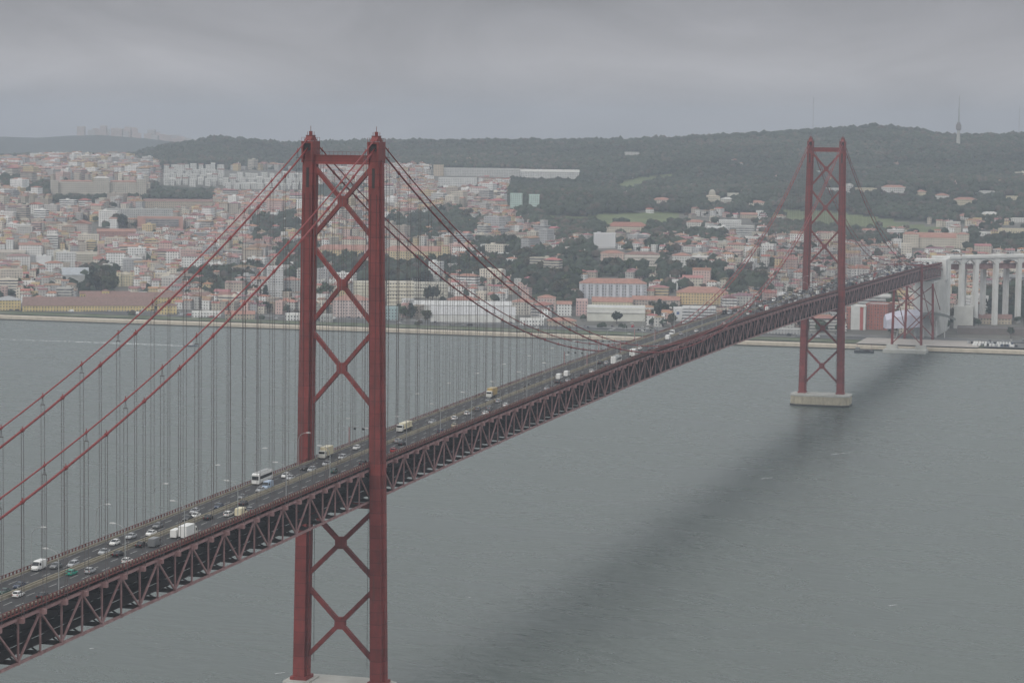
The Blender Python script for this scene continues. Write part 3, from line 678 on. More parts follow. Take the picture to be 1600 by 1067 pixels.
        gl.box(-h+.6, h-.8, -1.285, 1.285, 1.75, 2.75); gl.box(h-.5, h+.03, -1.1, 1.1, 1.55, 2.8)
        g.build('body', M_CAR, o); gl.build('windows', M_GLASS, o); wheels(o, (-h+2.6, -h+3.8, h-2.6), w, .5)
        q = MB(); q.box(-h+1, h-1.2, -.9, .9, 3.56, 3.75); q.build('roof_unit', M_GALV, o)
    return o
def join_simple(src):
    """far vehicles: one mesh each"""
    g = MB(); mats = []
    def walk(p):
        for c in p.children:
            m = c.data.materials[0]
            if m not in mats: mats.append(m)
            g.mat = mats.index(m); g.add([tuple(v.co) for v in c.data.vertices], [tuple(f.vertices) for f in c.data.polygons]); walk(c)
    walk(src)
    o = g.build(src.name.split('.')[0], mats); COL.objects.unlink(o); return o
KN = ['hatchback', 'saloon', 'estate', 'van', 'box_truck', 'flatbed_truck', 'coach']
PROTO = {k: make_car(k) for k in KN}; FARP = {k: join_simple(PROTO[k]) for k in KN}
COLS = {'white': (.72, .72, .7), 'silver': (.38, .39, .40), 'grey': (.16, .165, .17), 'black': (.018, .018, .02), 'dark blue': (.03, .045, .08), 'red': (.35, .03, .03),
        'dark green': (.03, .07, .055), 'teal green': (.02, .28, .2), 'cream': (.66, .6, .42), 'yellow': (.45, .33, .14), 'beige': (.4, .36, .26), 'pale blue': (.3, .38, .48)}
LANES = (2.4, 5.6, 8.75)
VEH = [(60.6, 885, 'van', 'white'), (87.5, 886, 'saloon', 'grey'), (114, 882, 'estate', 'silver'), (112.5, 893, 'hatchback', 'teal green'), (141, 889, 'hatchback', 'silver'),
 (29, 925, 'hatchback', 'white'), (30.6, 914, 'saloon', 'dark blue'), (6, 919, 'saloon', 'dark green'), (67.5, 929, 'saloon', 'black'), (162.5, 861, 'saloon', 'silver'), (179, 849, 'hatchback', 'white'),
 (205, 838, 'saloon', 'silver'), (247, 823, 'saloon', 'grey'), (236, 834, 'saloon', 'white'), (185, 866, 'saloon', 'black'), (199, 873, 'hatchback', 'white'), (221, 853, 'saloon', 'black'),
 (243, 849, 'van', 'grey'), (277, 834, 'van', 'white'), (294, 832, 'box_truck', 'white'), (294, 807, 'saloon', 'black'), (304, 795, 'hatchback', 'silver'), (305.6, 807, 'saloon', 'white'),
 (326, 810, 'saloon', 'black'), (342, 791, 'saloon', 'dark blue'), (357.5, 801, 'estate', 'white'), (377, 801, 'van', 'cream'), (392, 794, 'hatchback', 'grey'), (381, 788, 'saloon', 'black'),
 (379, 780, 'saloon', 'grey'), (410, 752, 'coach', 'white'), (418, 757, 'van', 'pale blue'), (407, 767, 'saloon', 'silver'), (446, 739, 'hatchback', 'white'), (454, 745, 'saloon', 'silver'), (476, 730, 'saloon', 'black'),
 (487, 733, 'estate', 'silver'), (509, 714, 'box_truck', 'cream'), (510, 728, 'saloon', 'silver'), (522, 736, 'saloon', 'dark green'), (535, 714, 'estate', 'silver'), (557, 700, 'hatchback', 'white'), (568, 720, 'saloon', 'black'),
 (615.6, 701, 'hatchback', 'red'), (627.5, 692, 'saloon', 'black'), (622, 685, 'saloon', 'silver'), (632, 669, 'flatbed_truck', 'cream'), (675, 656, 'saloon', 'silver'), (689, 672, 'hatchback', 'dark blue'),
 (710.6, 649, 'hatchback', 'white'), (710.6, 664, 'saloon', 'beige'), (730, 641, 'hatchback', 'white'), (747, 635, 'hatchback', 'grey'), (768, 617, 'box_truck', 'yellow'), (763, 628, 'saloon', 'grey'), (779, 624, 'hatchback', 'silver'),
 (765, 637, 'saloon', 'grey'), (765, 643, 'saloon', 'black'), (760.6, 650, 'saloon', 'white'), (790.6, 639, 'hatchback', 'white'), (823, 605, 'saloon', 'black'), (855, 609, 'saloon', 'silver'), (860, 604, 'saloon', 'black'),
 (880, 606, 'saloon', 'black'), (874, 589.5, 'van', 'white'), (871, 595, 'saloon', 'black'), (886, 584, 'van', 'white'), (887.5, 598, 'saloon', 'silver'), (894, 591, 'saloon', 'black'), (925, 578.5, 'hatchback', 'white'),
 (911, 588, 'saloon', 'black'), (941, 577, 'saloon', 'dark green'), (963, 572, 'coach', 'white'), (948, 570, 'saloon', 'black'), (948, 565.6, 'saloon', 'silver'), (938, 566, 'saloon', 'black'), (964, 556, 'saloon', 'white'),
 (990.6, 556, 'box_truck', 'white'), (991, 544, 'saloon', 'silver'), (1000, 541, 'hatchback', 'white'), (1017, 547, 'saloon', 'black'), (1028, 546, 'hatchback', 'silver'), (1006, 554, 'saloon', 'black'), (1050, 521, 'van', 'white'),
 (1064, 523, 'hatchback', 'silver'), (1044, 529.5, 'van', 'white'), (1088, 515, 'hatchback', 'white'), (1131, 509, 'hatchback', 'white'), (1165, 498, 'saloon', 'dark green'), (1184, 491, 'saloon', 'black'), (1199, 487, 'van', 'white'), (1227, 476, 'saloon', 'black')]
placed = []
for u, v, k, c in VEH:
    z = 82.
    for _ in range(25):
        w = ray(u, v); t = (z-CAM[2])/w[2]; P = CAM+w*t; z = chord(P[0])+1.9+.75
    ly = min([a*b for a in LANES for b in (1, -1)], key=lambda q: abs(q-P[1]))
    # slide along the road so that the vehicle keeps its place across the picture
    s = P[0]
    for _ in range(12):
        uu, vv, dd = proj(s, ly, chord(s)+2.6); uu2, _, _ = proj(s+1, ly, chord(s+1)+2.6); s += (u-uu)/(uu2-uu)*.8
    half = {'coach': 6.6, 'flatbed_truck': 6.4, 'box_truck': 4.6, 'van': 3.2}.get(k, 2.6)
    for _ in range(12):
        hit = [p for p in placed if p[1] == ly and abs(p[0]-s) < half+p[2]]
        if not hit: break
        s = hit[0][0]+math.copysign(half+hit[0][2]+.3, s-hit[0][0] or 1)
    placed.append((s, ly, half, k, c))
pal = ['white']*5+['silver']*5+['grey']*4+['black']*6+['dark blue']*2+['red', 'dark green', 'beige']
for ly in [a*b for a in LANES for b in (1, -1)]:
    s = 690+random.random()*20
    while s < 1660:
        k = random.choice(['hatchback']*5+['saloon']*6+['estate']*3+['van']*3)
        if not any(p[1] == ly and abs(p[0]-s) < 9 for p in placed): placed.append((s, ly, 4, k, random.choice(pal)))
        s += random.uniform(12, 36) if s < 900 else random.uniform(10, 30)
cnt = {}
placed.sort(key=lambda p: p[0])
print('vehicles on deck', len(placed))
for s, ly, half, k, c in placed:
    near = s < 420; src = PROTO[k] if near else FARP[k]
    loc = (s, ly, chord(s)+1.91); rz = math.pi if ly > 0 else 0
    if near: o = dup(src, loc, rz)
    else: o = src.copy(); COL.objects.link(o); o.location = loc; o.rotation_euler = (0, 0, rz)
    sl = (chord(s+1)-chord(s-1))/2
    o.rotation_euler = (0, -math.atan(sl) if ly < 0 else math.atan(sl), rz)
    for q in [o]+list(o.children): q.color = (*COLS[c], 1)
    seg_ = 'left of the near tower' if s < 0 else 'between near tower and mid-span' if s < 500 else 'between mid-span and far tower' if s < 1013 else 'beyond the far tower'
    lane = {2.4: 'inner', 5.6: 'middle', 8.75: 'outer'}[abs(ly)]; dr = 'oncoming' if ly > 0 else 'outgoing'
    nm = k.replace('_', ' '); key = (c, k, lane, dr, seg_); cnt[key] = cnt.get(key, 0)+1
    tag(o, f"{c} {nm}, {lane} {dr} lane {seg_}"+(f", {ordinal(cnt[key])} such" if cnt[key] > 1 else ''), {'hatchback': 'car', 'saloon': 'car', 'estate': 'car'}.get(k, nm), 'vehicles driving over the bridge')
    o.name = {'hatchback': 'car', 'saloon': 'car', 'estate': 'car'}.get(k, k)
for o in PROTO.values():
    for ch in list(o.children):
        for c2 in list(ch.children): bpy.data.objects.remove(c2)
        bpy.data.objects.remove(ch)
    bpy.data.objects.remove(o)

# ------------------------------------------------------------------ buildings
RED1 = (.30, .145, .11); RED2 = (.33, .18, .14); RED3 = (.22, .135, .115); GREY = (.33, .33, .33); PALE = (.5, .49, .46); BRN = (.20, .13, .11)
def gable(g, w, d, z, rise, ov=.5, hip=0.):
    x, y = w/2+ov, d/2+ov; r = x-hip*y if hip else x
    vs = [(-x, -y, z), (x, -y, z), (x, y, z), (-x, y, z), (-r, 0, z+rise), (r, 0, z+rise)]
    g.add(vs, [(0, 1, 5, 4), (2, 3, 4, 5), (1, 2, 5), (3, 0, 4), (3, 2, 1, 0)])
def xf(g, cx, cy, a):
    c, n = math.cos(a), math.sin(a); g.v = [(cx+x*c-y*n, cy+x*n+y*c, z) for x, y, z in g.v]
def building(w, d, h, roof, wc, rc, win=.5, rise=None, huts=0):
    """returns wall builder and roof builder in local coordinates; front faces -y; ground sunk 6 m"""
    a, b = MB(), MB(); a.col = (*wc, win); b.col = (*rc, 1)
    a.box(-w/2, w/2, -d/2, d/2, -6, h)
    if roof == 'gable':
        rise = rise or d*.19; gable(b, w, d, h, rise)
        a.add([(w/2, -d/2, h), (w/2, d/2, h), (w/2, 0, h+rise*.93), (-w/2, -d/2, h), (-w/2, d/2, h), (-w/2, 0, h+rise*.93)], [(0, 1, 2), (4, 3, 5)])
    elif roof == 'hip': gable(b, w, d, h, rise or min(w, d)*.18, .5, 1.)
    else:
        b.box(-w/2+.3, w/2-.3, -d/2+.3, d/2-.3, h, h+.05)
        a.col = (*[min(.8, q*1.02) for q in wc], 0)
        for x0, x1, y0, y1 in ((-w/2-.1, w/2+.1, -d/2-.1, -d/2+.2), (-w/2-.1, w/2+.1, d/2-.2, d/2+.1), (-w/2-.1, -w/2+.2, -d/2+.2, d/2-.2), (w/2-.2, w/2+.1, -d/2+.2, d/2-.2)): a.box(x0, x1, y0, y1, h-.3, h+.9)
        for _ in range(huts): x_ = random.uniform(-.35, .3)*w; a.box(x_, x_+min(3.6, w*.3), -d*.15, d*.2, h, h+2.6)
        a.col = (*wc, win)
    return a, b
FACE = math.atan2(_d[1], _d[0])-math.pi/2        # rotation that turns a -y front to the camera
LMK = []; RECTS = []
def thing_building(name, label, cat, x, y, z, ang, parts, group=None):
    o = empty(name, (x, y, z), ang); tag(o, label, cat, group)
    for nm, g, m in parts: g.build(nm, m, o, uv=(m is M_WALL), color=True)
    return o
def lm(label, ref, u0, u1, vb, vt, dm, roof, wc, rc, win=.5, rise=None, yaw=0., cat='building', name='building', extra=None, bands=0, huts=0, claim=True, slabs=None):
    uc = (u0+u1)/2; x, y, z, dep = drop(uc, vb); m = dep/F
    w = (u1-u0)*m*1.0; h = (vb-vt)*m; ang = FACE-(uc-800)/F+yaw
    cx, cy = x+math.cos(ang+math.pi/2)*dm/2, y+math.sin(ang+math.pi/2)*dm/2
    a, b = building(w, dm, h, roof, wc, rc, win, rise, huts)
    parts = [('wall', a, M_WALL), ('roof', b, M_ROOF)]
    if bands:
        s_ = MB(); s_.col = (*[min(.8, q*1.1) for q in wc], 1); st = h/bands
        for k in range(bands): s_.box(-w/2-.15, w/2+.15, -d_(dm)-1.1, -d_(dm)-.02, k*st+.1, k*st+st*.42)
        parts.append(('balcony_fronts', s_, M_PLAIN))
    if extra: parts += extra(w, dm, h, m)
    thing_building(name, label, cat, cx, cy, z, ang, parts)
    if claim: RECTS.append((u0-1, u1+1, vt-(3 if roof != 'flat' else 1), vb+2))
    if ref: LMK.append((ref, uc, (vb+vt)/2))
def d_(dm): return dm/2
WH = (.70, .70, .68); CRM = (.55, .49, .36); YEL = (.58, .46, .22); PNK = (.45, .26, .21); GRY = (.38, .38, .37); TAN = (.42, .36, .28)
def mk(boxes, nm='annex', roofs=(), col=CRM, win=.5):
    def f(w, d, h, m):
        out_ = []
        for (fx0, fx1, y0, y1, z0, z1, rt, rc) in boxes:
            a = MB(); a.col = (*col, win); x0, x1 = fx0*w, fx1*w; a.box(x0, x1, y0, y1, z0, z1); out_.append((nm, a, M_WALL))
            b = MB(); b.col = (*rc, 1); cxx = (x0+x1)/2; t = MB()
            if rt: gable(t, x1-x0, y1-y0, z1, min(x1-x0, y1-y0)*.22, .4, 1. if rt == 'hip' else 0)
            else: t.box(-(x1-x0)/2-.2, (x1-x0)/2+.2, -(y1-y0)/2-.2, (y1-y0)/2+.2, z1, z1+.4)
            b.add([(vx+cxx, vy+(y0+y1)/2, vz) for vx, vy, vz in t.v], t.f); out_.append((nm+'_roof', b, M_ROOF))
        return out_
    return f
# --- riverside and hillside landmarks
lm('long low yellow ropewalk with rows of brown roofs by the quay', 'the yellow ropewalk', 37, 240, 488, 478.5, 46, 'gable', YEL, BRN, .5, 8, extra=mk([(-.02, .50, 8, 26, 3, 12.5, 'gable', RED3), (.18, .95, 22, 45, 3, 12, 'gable', BRN)], col=YEL))
lm('yellow clerestory hall rising behind the ropewalk roofs', None, 125, 205, 470, 460, 14, 'gable', YEL, RED3, .5, extra=mk([(-.07, .07, -8, 2, 0, 10, 'hip', RED3)], 'gablet', col=YEL))
lm('yellow two storey end pavilion right of the ropewalk', None, 246, 276, 492, 478, 22, 'hip', YEL, BRN)
lm('yellow end pavilion left of the ropewalk', None, -6, 32, 487, 470, 22, 'hip', YEL, GREY)
lm('broad neoclassical palace with long pale ribbed front and red roofs', 'the palace', 80, 234, 305, 287, 60, 'flat', (.50, .46, .39), RED2, .5, extra=mk([(-.07, .09, -38, -26, 0, 27, 'hip', PALE), (-.5, -.42, -36, -20, 0, 22, None, PALE), (.36, .46, -36, -20, 0, 26, None, PALE), (-.40, -.09, -26, -16, 0, 21, 'gable', RED2), (.10, .36, -26, -16, 0, 21, 'gable', RED2)], 'pavilion', col=(.50, .46, .39)))
lm('pink long institute with grey central window band', 'the pink institute', 215, 286, 358, 341, 24, 'flat', PNK, PALE, 0, bands=0, extra=mk([(-.32, .4, -13.5, -12, 3, 13, None, GREY)], 'window_bay', col=(.3, .28, .28), win=1))
lm('long red roofed brick barrack below the pink institute', 'the brick barrack', 152, 212, 374, 362, 18, 'gable', (.36, .2, .17), RED2, .5)
lm('white gabled church front beside the brick barrack', None, 132, 150, 372, 350, 24, 'gable', (.5, .46, .42), RED1, .5, yaw=1.2)
lm('cream apartment block with stepped balcony rows, left one of the pair', 'the cream balcony blocks', 84, 109, 414, 394, 22, 'flat', (.56, .53, .45), PALE, .5, bands=7, huts=2)
lm('cream apartment block with balcony rows, right one of the pair', None, 110, 152, 413, 396, 22, 'flat', (.56, .53, .45), RED3, .5, bands=7, huts=2)
lm('pale apartment slab with window rows at the left border', None, -10, 40, 410, 393, 18, 'flat', (.58, .54, .48), RED2, .5, bands=6)
lm('white boxy building left of the cream balcony blocks', None, 57, 80, 415, 402, 18, 'flat', (.68, .68, .68), PALE, 0, huts=1)
lm('grey pitched metal hall above the dark trees', 'the grey metal hall', 98, 138, 443, 430, 26, 'gable', GRY, (.36, .38, .40), 0, 8)
lm('cream turreted villa among trees above the ropewalk', 'the cream villa', 182, 210, 448, 430, 22, 'hip', (.6, .54, .38), (.4, .36, .28), .5, extra=mk([(-.5, -.25, -15, -8, 0, 17, 'hip', RED2), (.25, .5, -15, -8, 0, 17, 'hip', RED2)], 'turret', col=(.6, .54, .38)))
lm('long flat grey building below the white cluster', None, 160, 270, 341, 328, 26, 'flat', (.42, .42, .40), PALE, .5, huts=3)
lm('low red roofed terrace above the grey buildings', None, 225, 332, 325, 315, 18, 'gable', TAN, RED3, .5)
lm('tall white balcony tower just left of the near tower', 'the white balcony tower', 417, 443, 466, 419, 18, 'flat', (.62, .62, .61), RED2, .5, bands=13, huts=1, cat='tower block')
lm('very long pale hospital block on the hill crest behind the near tower', 'the hilltop hospital', 677, 812, 276, 264, 40, 'flat', (.48, .48, .46), GREY, .5, extra=mk([(-.5, -.38, -24, -14, 0, 20, None, TAN)], 'end_block', col=(.5, .42, .32)))
lm('low white hilltop wing tapering off towards the woods', None, 812, 905, 280, 269, 28, 'gable', (.6, .6, .58), PALE, .5, 4)
lm('white low terraces under the hilltop hospital', None, 685, 745, 292, 279, 30, 'flat', (.6, .6, .58), PALE, .5)
lm('mint green tower block, left of the pair in the woods', 'the mint tower blocks', 797, 816, 326, 304, 11, 'flat', (.47, .60, .54), PALE, .5, cat='tower block')
lm('mint green tower block, right of the pair in the woods', None, 826, 843, 325, 305, 11, 'flat', (.50, .63, .57), PALE, .5, cat='tower block')
lm('long ochre convent wing with red roof seen through the near tower', 'the ochre convent', 494, 600, 407, 391, 20, 'hip', (.56, .44, .26), RED2, .5, 6)
lm('ochre convent wing with red roof right of the near tower', None, 600, 704, 410, 393, 20, 'hip', (.56, .46, .28), RED2, .5, 6, extra=mk([(.36, .48, -16, -10, 0, 20, 'hip', RED2)], 'end_tower', col=(.56, .46, .28)))
lm('cream hip roofed villa above the ochre convent', None, 534, 572, 385, 375, 22, 'hip', (.6, .55, .45), RED1, .5)
lm('cream modern office with wide window grid seen through the near tower', 'the cream office', 552, 602, 472, 443, 22, 'flat', (.58, .55, .45), PALE, .5, bands=6)
lm('cream modern office with dark arcade right of the near tower', None, 605, 646, 478, 443, 24, 'flat', (.58, .54, .44), PALE, .5, bands=6)
lm('cream long office wing beside the arcaded office', None, 646, 700, 466, 444, 20, 'flat', (.52, .50, .43), PALE, .5, bands=4)
lm('white slab house with red roof left of the white balcony tower', None, 392, 418, 462, 437, 16, 'gable', (.6, .58, .56), RED2, .5)
lm('red roofed grey house between balcony tower and near tower', None, 442, 470, 462, 438, 18, 'hip', GRY, RED2, .5)
lm('pink riverside workshop with red roof behind the near tower', 'the pink workshop', 520, 578, 498, 470, 24, 'hip', (.55, .45, .42), RED2, .5, 5)
lm('long white riverside warehouse with plain front wall', 'the white warehouse', 672, 805, 505, 492, 40, 'gable', (.62, .62, .59), (.42, .42, .42), 0, 7)
lm('pale grey shed row behind the white warehouse', None, 645, 800, 488, 478, 26, 'gable', (.5, .5, .48), (.5, .5, .49), 0, 4)
lm('teal clad small office by the quay road', None, 600, 622, 502, 482, 16, 'flat', (.32, .42, .42), GREY, .5)
lm('red tiled hall at the foot of the wooded slope', None, 699, 748, 478, 470, 20, 'hip', TAN, RED1, .5)
lm('grey vertical bay apartment row with red roofs', 'the bay window row', 905, 1010, 467, 443, 20, 'hip', (.46, .47, .50), RED2, .5, 5, extra=mk([(-.5+.1*k, -.46+.1*k, -12, -10, 0, 15.5, None, PALE) for k in range(10)], 'bay', col=(.56, .57, .6), win=0))
lm('long low exhibition hall with white banded front', 'the white exhibition hall', 917, 1008, 502, 482, 40, 'flat', (.60, .60, .54), (.5, .5, .49), 0, extra=mk([(-.5, .5, -21, -20, 8.2, 11.8, None, PALE)], 'fascia', col=(.66, .66, .62), win=0))
lm('cream hall with small windows behind the exhibition hall', None, 925, 988, 483, 472, 24, 'gable', (.58, .52, .38), RED2, .5)
lm('long red roofed customs shed beside the trees', None, 988, 1062, 478, 469, 20, 'gable', (.42, .36, .32), RED2, .5)
lm('pink flat fronted block left of the exhibition hall', None, 900, 918, 494, 470, 18, 'flat', (.55, .38, .36), PALE, .5)
lm('orange ochre school with red tiled roof and cornice', 'the ochre school', 1057, 1137, 477, 459, 26, 'hip', (.58, .44, .24), RED2, .5, 6)
lm('white office with stacked horizontal bands near the bridge', 'the banded white office', 1066, 1118, 506, 482, 24, 'flat', (.62, .62, .62), PALE, 1, bands=5)
lm('white blank gable block with small blue emblem', None, 1052, 1066, 502, 483, 20, 'flat', (.66, .66, .66), PALE, 0, extra=lambda w, d, h, m: [('emblem', (lambda q: (setattr(q, 'col', (.1, .16, .3, 1)), q.box(-1.4, 1.4, -d/2-.12, -d/2-.02, h*.55, h*.78), q)[2])(MB()), M_PLAIN)])
lm('long pinkish apartment terrace with red roofs on the slope', 'the pinkish terrace', 938, 975, 414, 396, 18, 'hip', (.56, .44, .38), RED2, .5)
lm('pale apartment terrace right of the pinkish terrace', None, 976, 1031, 416, 398, 18, 'hip', (.56, .52, .47), RED3, .5, bands=4)
lm('white curved front house among the slope villas', None, 1050, 1080, 418, 400, 18, 'hip', (.64, .63, .6), RED2, .5)
lm('white multi level modern house on the slope', None, 927, 962, 388, 366, 18, 'flat', (.68, .68, .68), PALE, .5, huts=2)
lm('long low red roofed hall at the meadow edge', 'the red roofed hall', 947, 1013, 364, 355, 20, 'hip', (.58, .52, .42), RED1, .5, 6)
lm('villa with red roof left in the woods above the meadow', 'the woodland villa', 1018, 1049, 319, 313, 20, 'hip', (.55, .5, .42), RED2, .5)
lm('small villa with red roof right in the woods', None, 1170, 1197, 323, 317, 20, 'hip', (.56, .52, .44), RED2, .5)
lm('low white house beside the domed chapel', None, 1126, 1146, 318, 312, 16, 'hip', (.52, .5, .44), PALE, .5)
lm('flat white house uphill right of the domed chapel', None, 1136, 1160, 307, 303, 14, 'flat', (.6, .58, .5), PALE, 0)
def chapel(w, d, h, m):
    a = MB(); a.col = (.40, .37, .31, 0)
    a.rbox(0, 0, h, h+6, w*.42, w*.42, 0); r = w*.2; rings = []
    for k in range(7):
        t = k/6*math.pi/2; rings.append([(r*math.cos(t)*math.cos(6.2832*j/12)+.0, r*math.cos(t)*math.sin(6.2832*j/12), h+6+r*math.sin(t)) for j in range(12)])
    a.loft(rings); return [('dome', a, M_PLAIN)]
lm('domed stone chapel standing above the woods', 'the domed chapel', 1100, 1125, 316, 308, 22, 'hip', (.55, .5, .4), TAN, .5, extra=chapel, cat='chapel')
lm('white manor with red roof at the wood edge', None, 1072, 1103, 357, 348, 18, 'hip', (.62, .6, .55), RED2, .5)
lm('white flat roofed modern villa at the wood edge', None, 1123, 1158, 356, 345, 20, 'flat', (.58, .58, .56), PALE, .5, bands=3)
lm('pale columned block left of the far tower', None, 1150, 1178, 370, 354, 20, 'flat', (.5, .5, .48), PALE, 1)
lm('red roofed low house above the columned block', None, 1157, 1183, 342, 336, 16, 'gable', TAN, RED2, .5)
lm('large cream institution with red roofs right of the far tower', 'the cream institution', 1416, 1513, 388, 372, 30, 'hip', (.56, .51, .42), RED2, .5, 6, extra=mk([(-.55, -.30, -22, -8, 0, 17, 'hip', RED2), (.3, .5, -22, -12, 0, 18, 'hip', RED2)], 'wing', col=(.56, .51, .42)))
lm('tall narrow cream tower house below the institution', None, 1408, 1424, 404, 382, 16, 'flat', (.58, .54, .46), PALE, .5)
lm('pale domed observatory hall right of the far tower top', None, 1318, 1333, 303, 290, 22, 'hip', (.56, .56, .54), PALE, .5)
for k, (a_, b_, c_, e_, t_) in enumerate([(1286, 1318, 299, 295, 'long low white hall behind the far tower top'), (1336, 1370, 300, 295, 'long low cream hall right of the observatory'), (1377, 1415, 303, 293, 'cream villa pair with red roofs in the hillside woods'),
      (1430, 1448, 306, 300, 'ochre small house in the hillside woods'), (1460, 1483, 314, 306, 'cream house with red roof in the hillside woods'), (1490, 1526, 322, 312, 'large rounded villa with red roof in the hillside woods'),
      (1524, 1554, 305, 300, 'long white flat hall high in the right woods'), (1572, 1596, 313, 308, 'pale house by the right border in the woods'), (1495, 1515, 344, 338, 'small pink house below the rounded villa'),
      (1530, 1562, 340, 335, 'white house row between dark trees'), (1578, 1610, 348, 342, 'white long hall at the right border'), (1560, 1612, 368, 359, 'long white roofed hall right of the institution'),
      (1527, 1548, 372, 364, 'small white house beside the institution woods'), (885, 889, 222, 214, 'white water tower on the ridge skyline'), (975, 1000, 243, 239, 'white houses high on the ridge slope')]):
    lm(t_, None, a_, b_, c_, e_, 18, 'hip' if k in (2, 3, 4, 5, 8, 9) else 'flat', CRM if k % 2 else (.58, .57, .54), RED2 if k in (2, 3, 4, 5, 8) else PALE, .5)
lm('tall brick red office block by the bent', 'the brick office block', 1352, 1386, 516, 477, 30, 'flat', (.36, .13, .10), GREY, .5, bands=0, yaw=-.15, extra=mk([(-.5+.1*k, -.485+.1*k, -15.6, -15, 0, 24, None, GREY) for k in range(11)], 'fin', col=(.44, .2, .16), win=0))
lm('white office slab with red stripe beside the brick office block', None, 1329, 1352, 516, 480, 26, 'flat', (.58, .59, .57), PALE, 0, yaw=-.15, extra=mk([(.12, .34, -13.4, -13, 0, 22, None, RED1)], 'red_stripe', col=(.4, .12, .11), win=0))
lm('slim brick stair tower left of the white office slab', None, 1322, 1330, 514, 482, 14, 'flat', (.36, .16, .13), GREY, .5)
lm('pale grey flat top warehouse under the truss', None, 1340, 1392, 478, 464, 40, 'flat', (.5, .5, .49), PALE, 1)
lm('rounded pale concrete block right of the anchorage', 'the rounded concrete block', 1490, 1520, 514, 481, 26, 'flat', (.5, .5, .47), PALE, 0)
lm('pale wedge roofed hall below the ochre school woods', None, 1193, 1226, 470, 463, 20, 'gable', (.5, .5, .49), (.55, .55, .54), 0)
lm('dark roofed long car hall along the quay road', None, 1496, 1600, 524, 515, 24, 'flat', (.16, .14, .13), (.14, .13, .13), 0)
lm('red roofed depot right of the rounded concrete block', None, 1530, 1580, 507, 498, 20, 'gable', TAN, RED3, .5)
for a_, b_, c_, e_, r_, wc_, t_ in ((300, 345, 497, 489, 'flat', WH, 'long low white cafe pavilion beside the lawn'), (352, 398, 500, 491, 'gable', TAN, 'tan low shed row with red roof beside the lawn'), (446, 470, 502, 492, 'flat', WH, 'small white kiosk house left of the near tower'),
      (500, 520, 505, 494, 'flat', GRY, 'grey low store seen through the near tower'), (582, 598, 505, 493, 'flat', WH, 'white small store against the near tower leg'), (812, 850, 510, 500, 'flat', WH, 'white canopy building on thin posts'), (855, 900, 512, 502, 'hip', TAN, 'tan depot with red roof by the quay'),
      (840, 868, 486, 466, 'hip', (.55, .42, .38), 'pink house with red roof by the wooded slope'), (800, 836, 492, 472, 'hip', (.5, .47, .42), 'grey riverside house with red roof'), (870, 893, 494, 476, 'gable', WH, 'white gabled house left of the pink block'), (1190, 1250, 524, 516, 'flat', GRY, 'long grey low shed behind the sand coloured quay')):
    lm(t_, None, a_, b_, c_, e_, 16, r_, wc_, RED2 if r_ != 'flat' else PALE, .5)
# white stepped apartment clusters
n = 0
for (ua, ub, va, vb_) in ((252, 350, 262, 296), (352, 478, 276, 298)):
    v = va+6
    while v < vb_:
        u = ua+random.uniform(0, 8)+(v-va)*(-.1)
        while u < ub:
            w_ = random.uniform(6, 11); n += 1
            lm(f'narrow white stepped apartment block of the hillside cluster, {ordinal(n)} counted row by row', None, u, u+w_, v+random.uniform(-1.5, 1.5), v-9-random.uniform(0, 3), 11, random.choice(['flat', 'gable', 'flat']), (.60, .60, .57), random.choice([PALE, RED3]), .5, group_ := None, claim=False)
            u += w_+random.uniform(0, 5)
        v += 7.5
RECTS += [(250, 352, 258, 298), (352, 480, 268, 300)]; LMK.append(('the white hillside cluster', 350, 280))
# pavilion with a pale membrane roof by the bent
x, y, z, dep = drop(1415, 528)
pv = empty('event_pavilion', (x, y, z), FACE); tag(pv, 'pale lilac membrane roofed pavilion with dark curved wing beside the bent', 'pavilion')
g = MB(); rings = []
for k in range(9):
    t = k/8; xx = -20+34*t; hgt = 20+5*math.sin(t*2.2); rings.append([(xx, -8-3*math.sin(t*3.1), 9+2*t), (xx, -9, hgt-3), (xx, 0, hgt+2), (xx, 9, hgt-2), (xx, 9, 9)])
g.col = (.52, .52, .60, 0); g.loft(rings); g.build('membrane', M_PLAIN, pv, color=True)
g = MB(); rings = []
for k in range(13):
    t = k/12; xx = 8+38*t; zz = 17+7.5*math.sin(.5+t*2.3); rings.append([(xx, -9+4*t, zz-2.4), (xx, 9-4*t, zz-2.4), (xx, 9-4*t, zz), (xx, -9+4*t, zz)])
g.col = (.15, .16, .15, 0); g.loft(rings); g.build('curved_wing', M_PLAIN, pv, color=True)
for x_, lean in ((-16, 5), (-6, -4), (5, 4), (16, 0), (28, 0), (36, 0)):
    g = MB(); g.col = (.5, .5, .49, 0); g.beam((x_+lean, -4, -1), (x_, -4, 17), 1.0); g.build('strut', M_PLAIN, pv, color=True)
g = MB(); g.add([(1510, -62, 4.9), (1580, -62, 4.9), (1580, 48, 4.9), (1510, 48, 4.9)], [(0, 1, 2, 3)])
tag(g.build('plaza_paving', mat('plaza', (.36, .33, .30), .9, noise=.15, nscale=.05)), 'pale paved plaza around the pavilion', kind='structure')

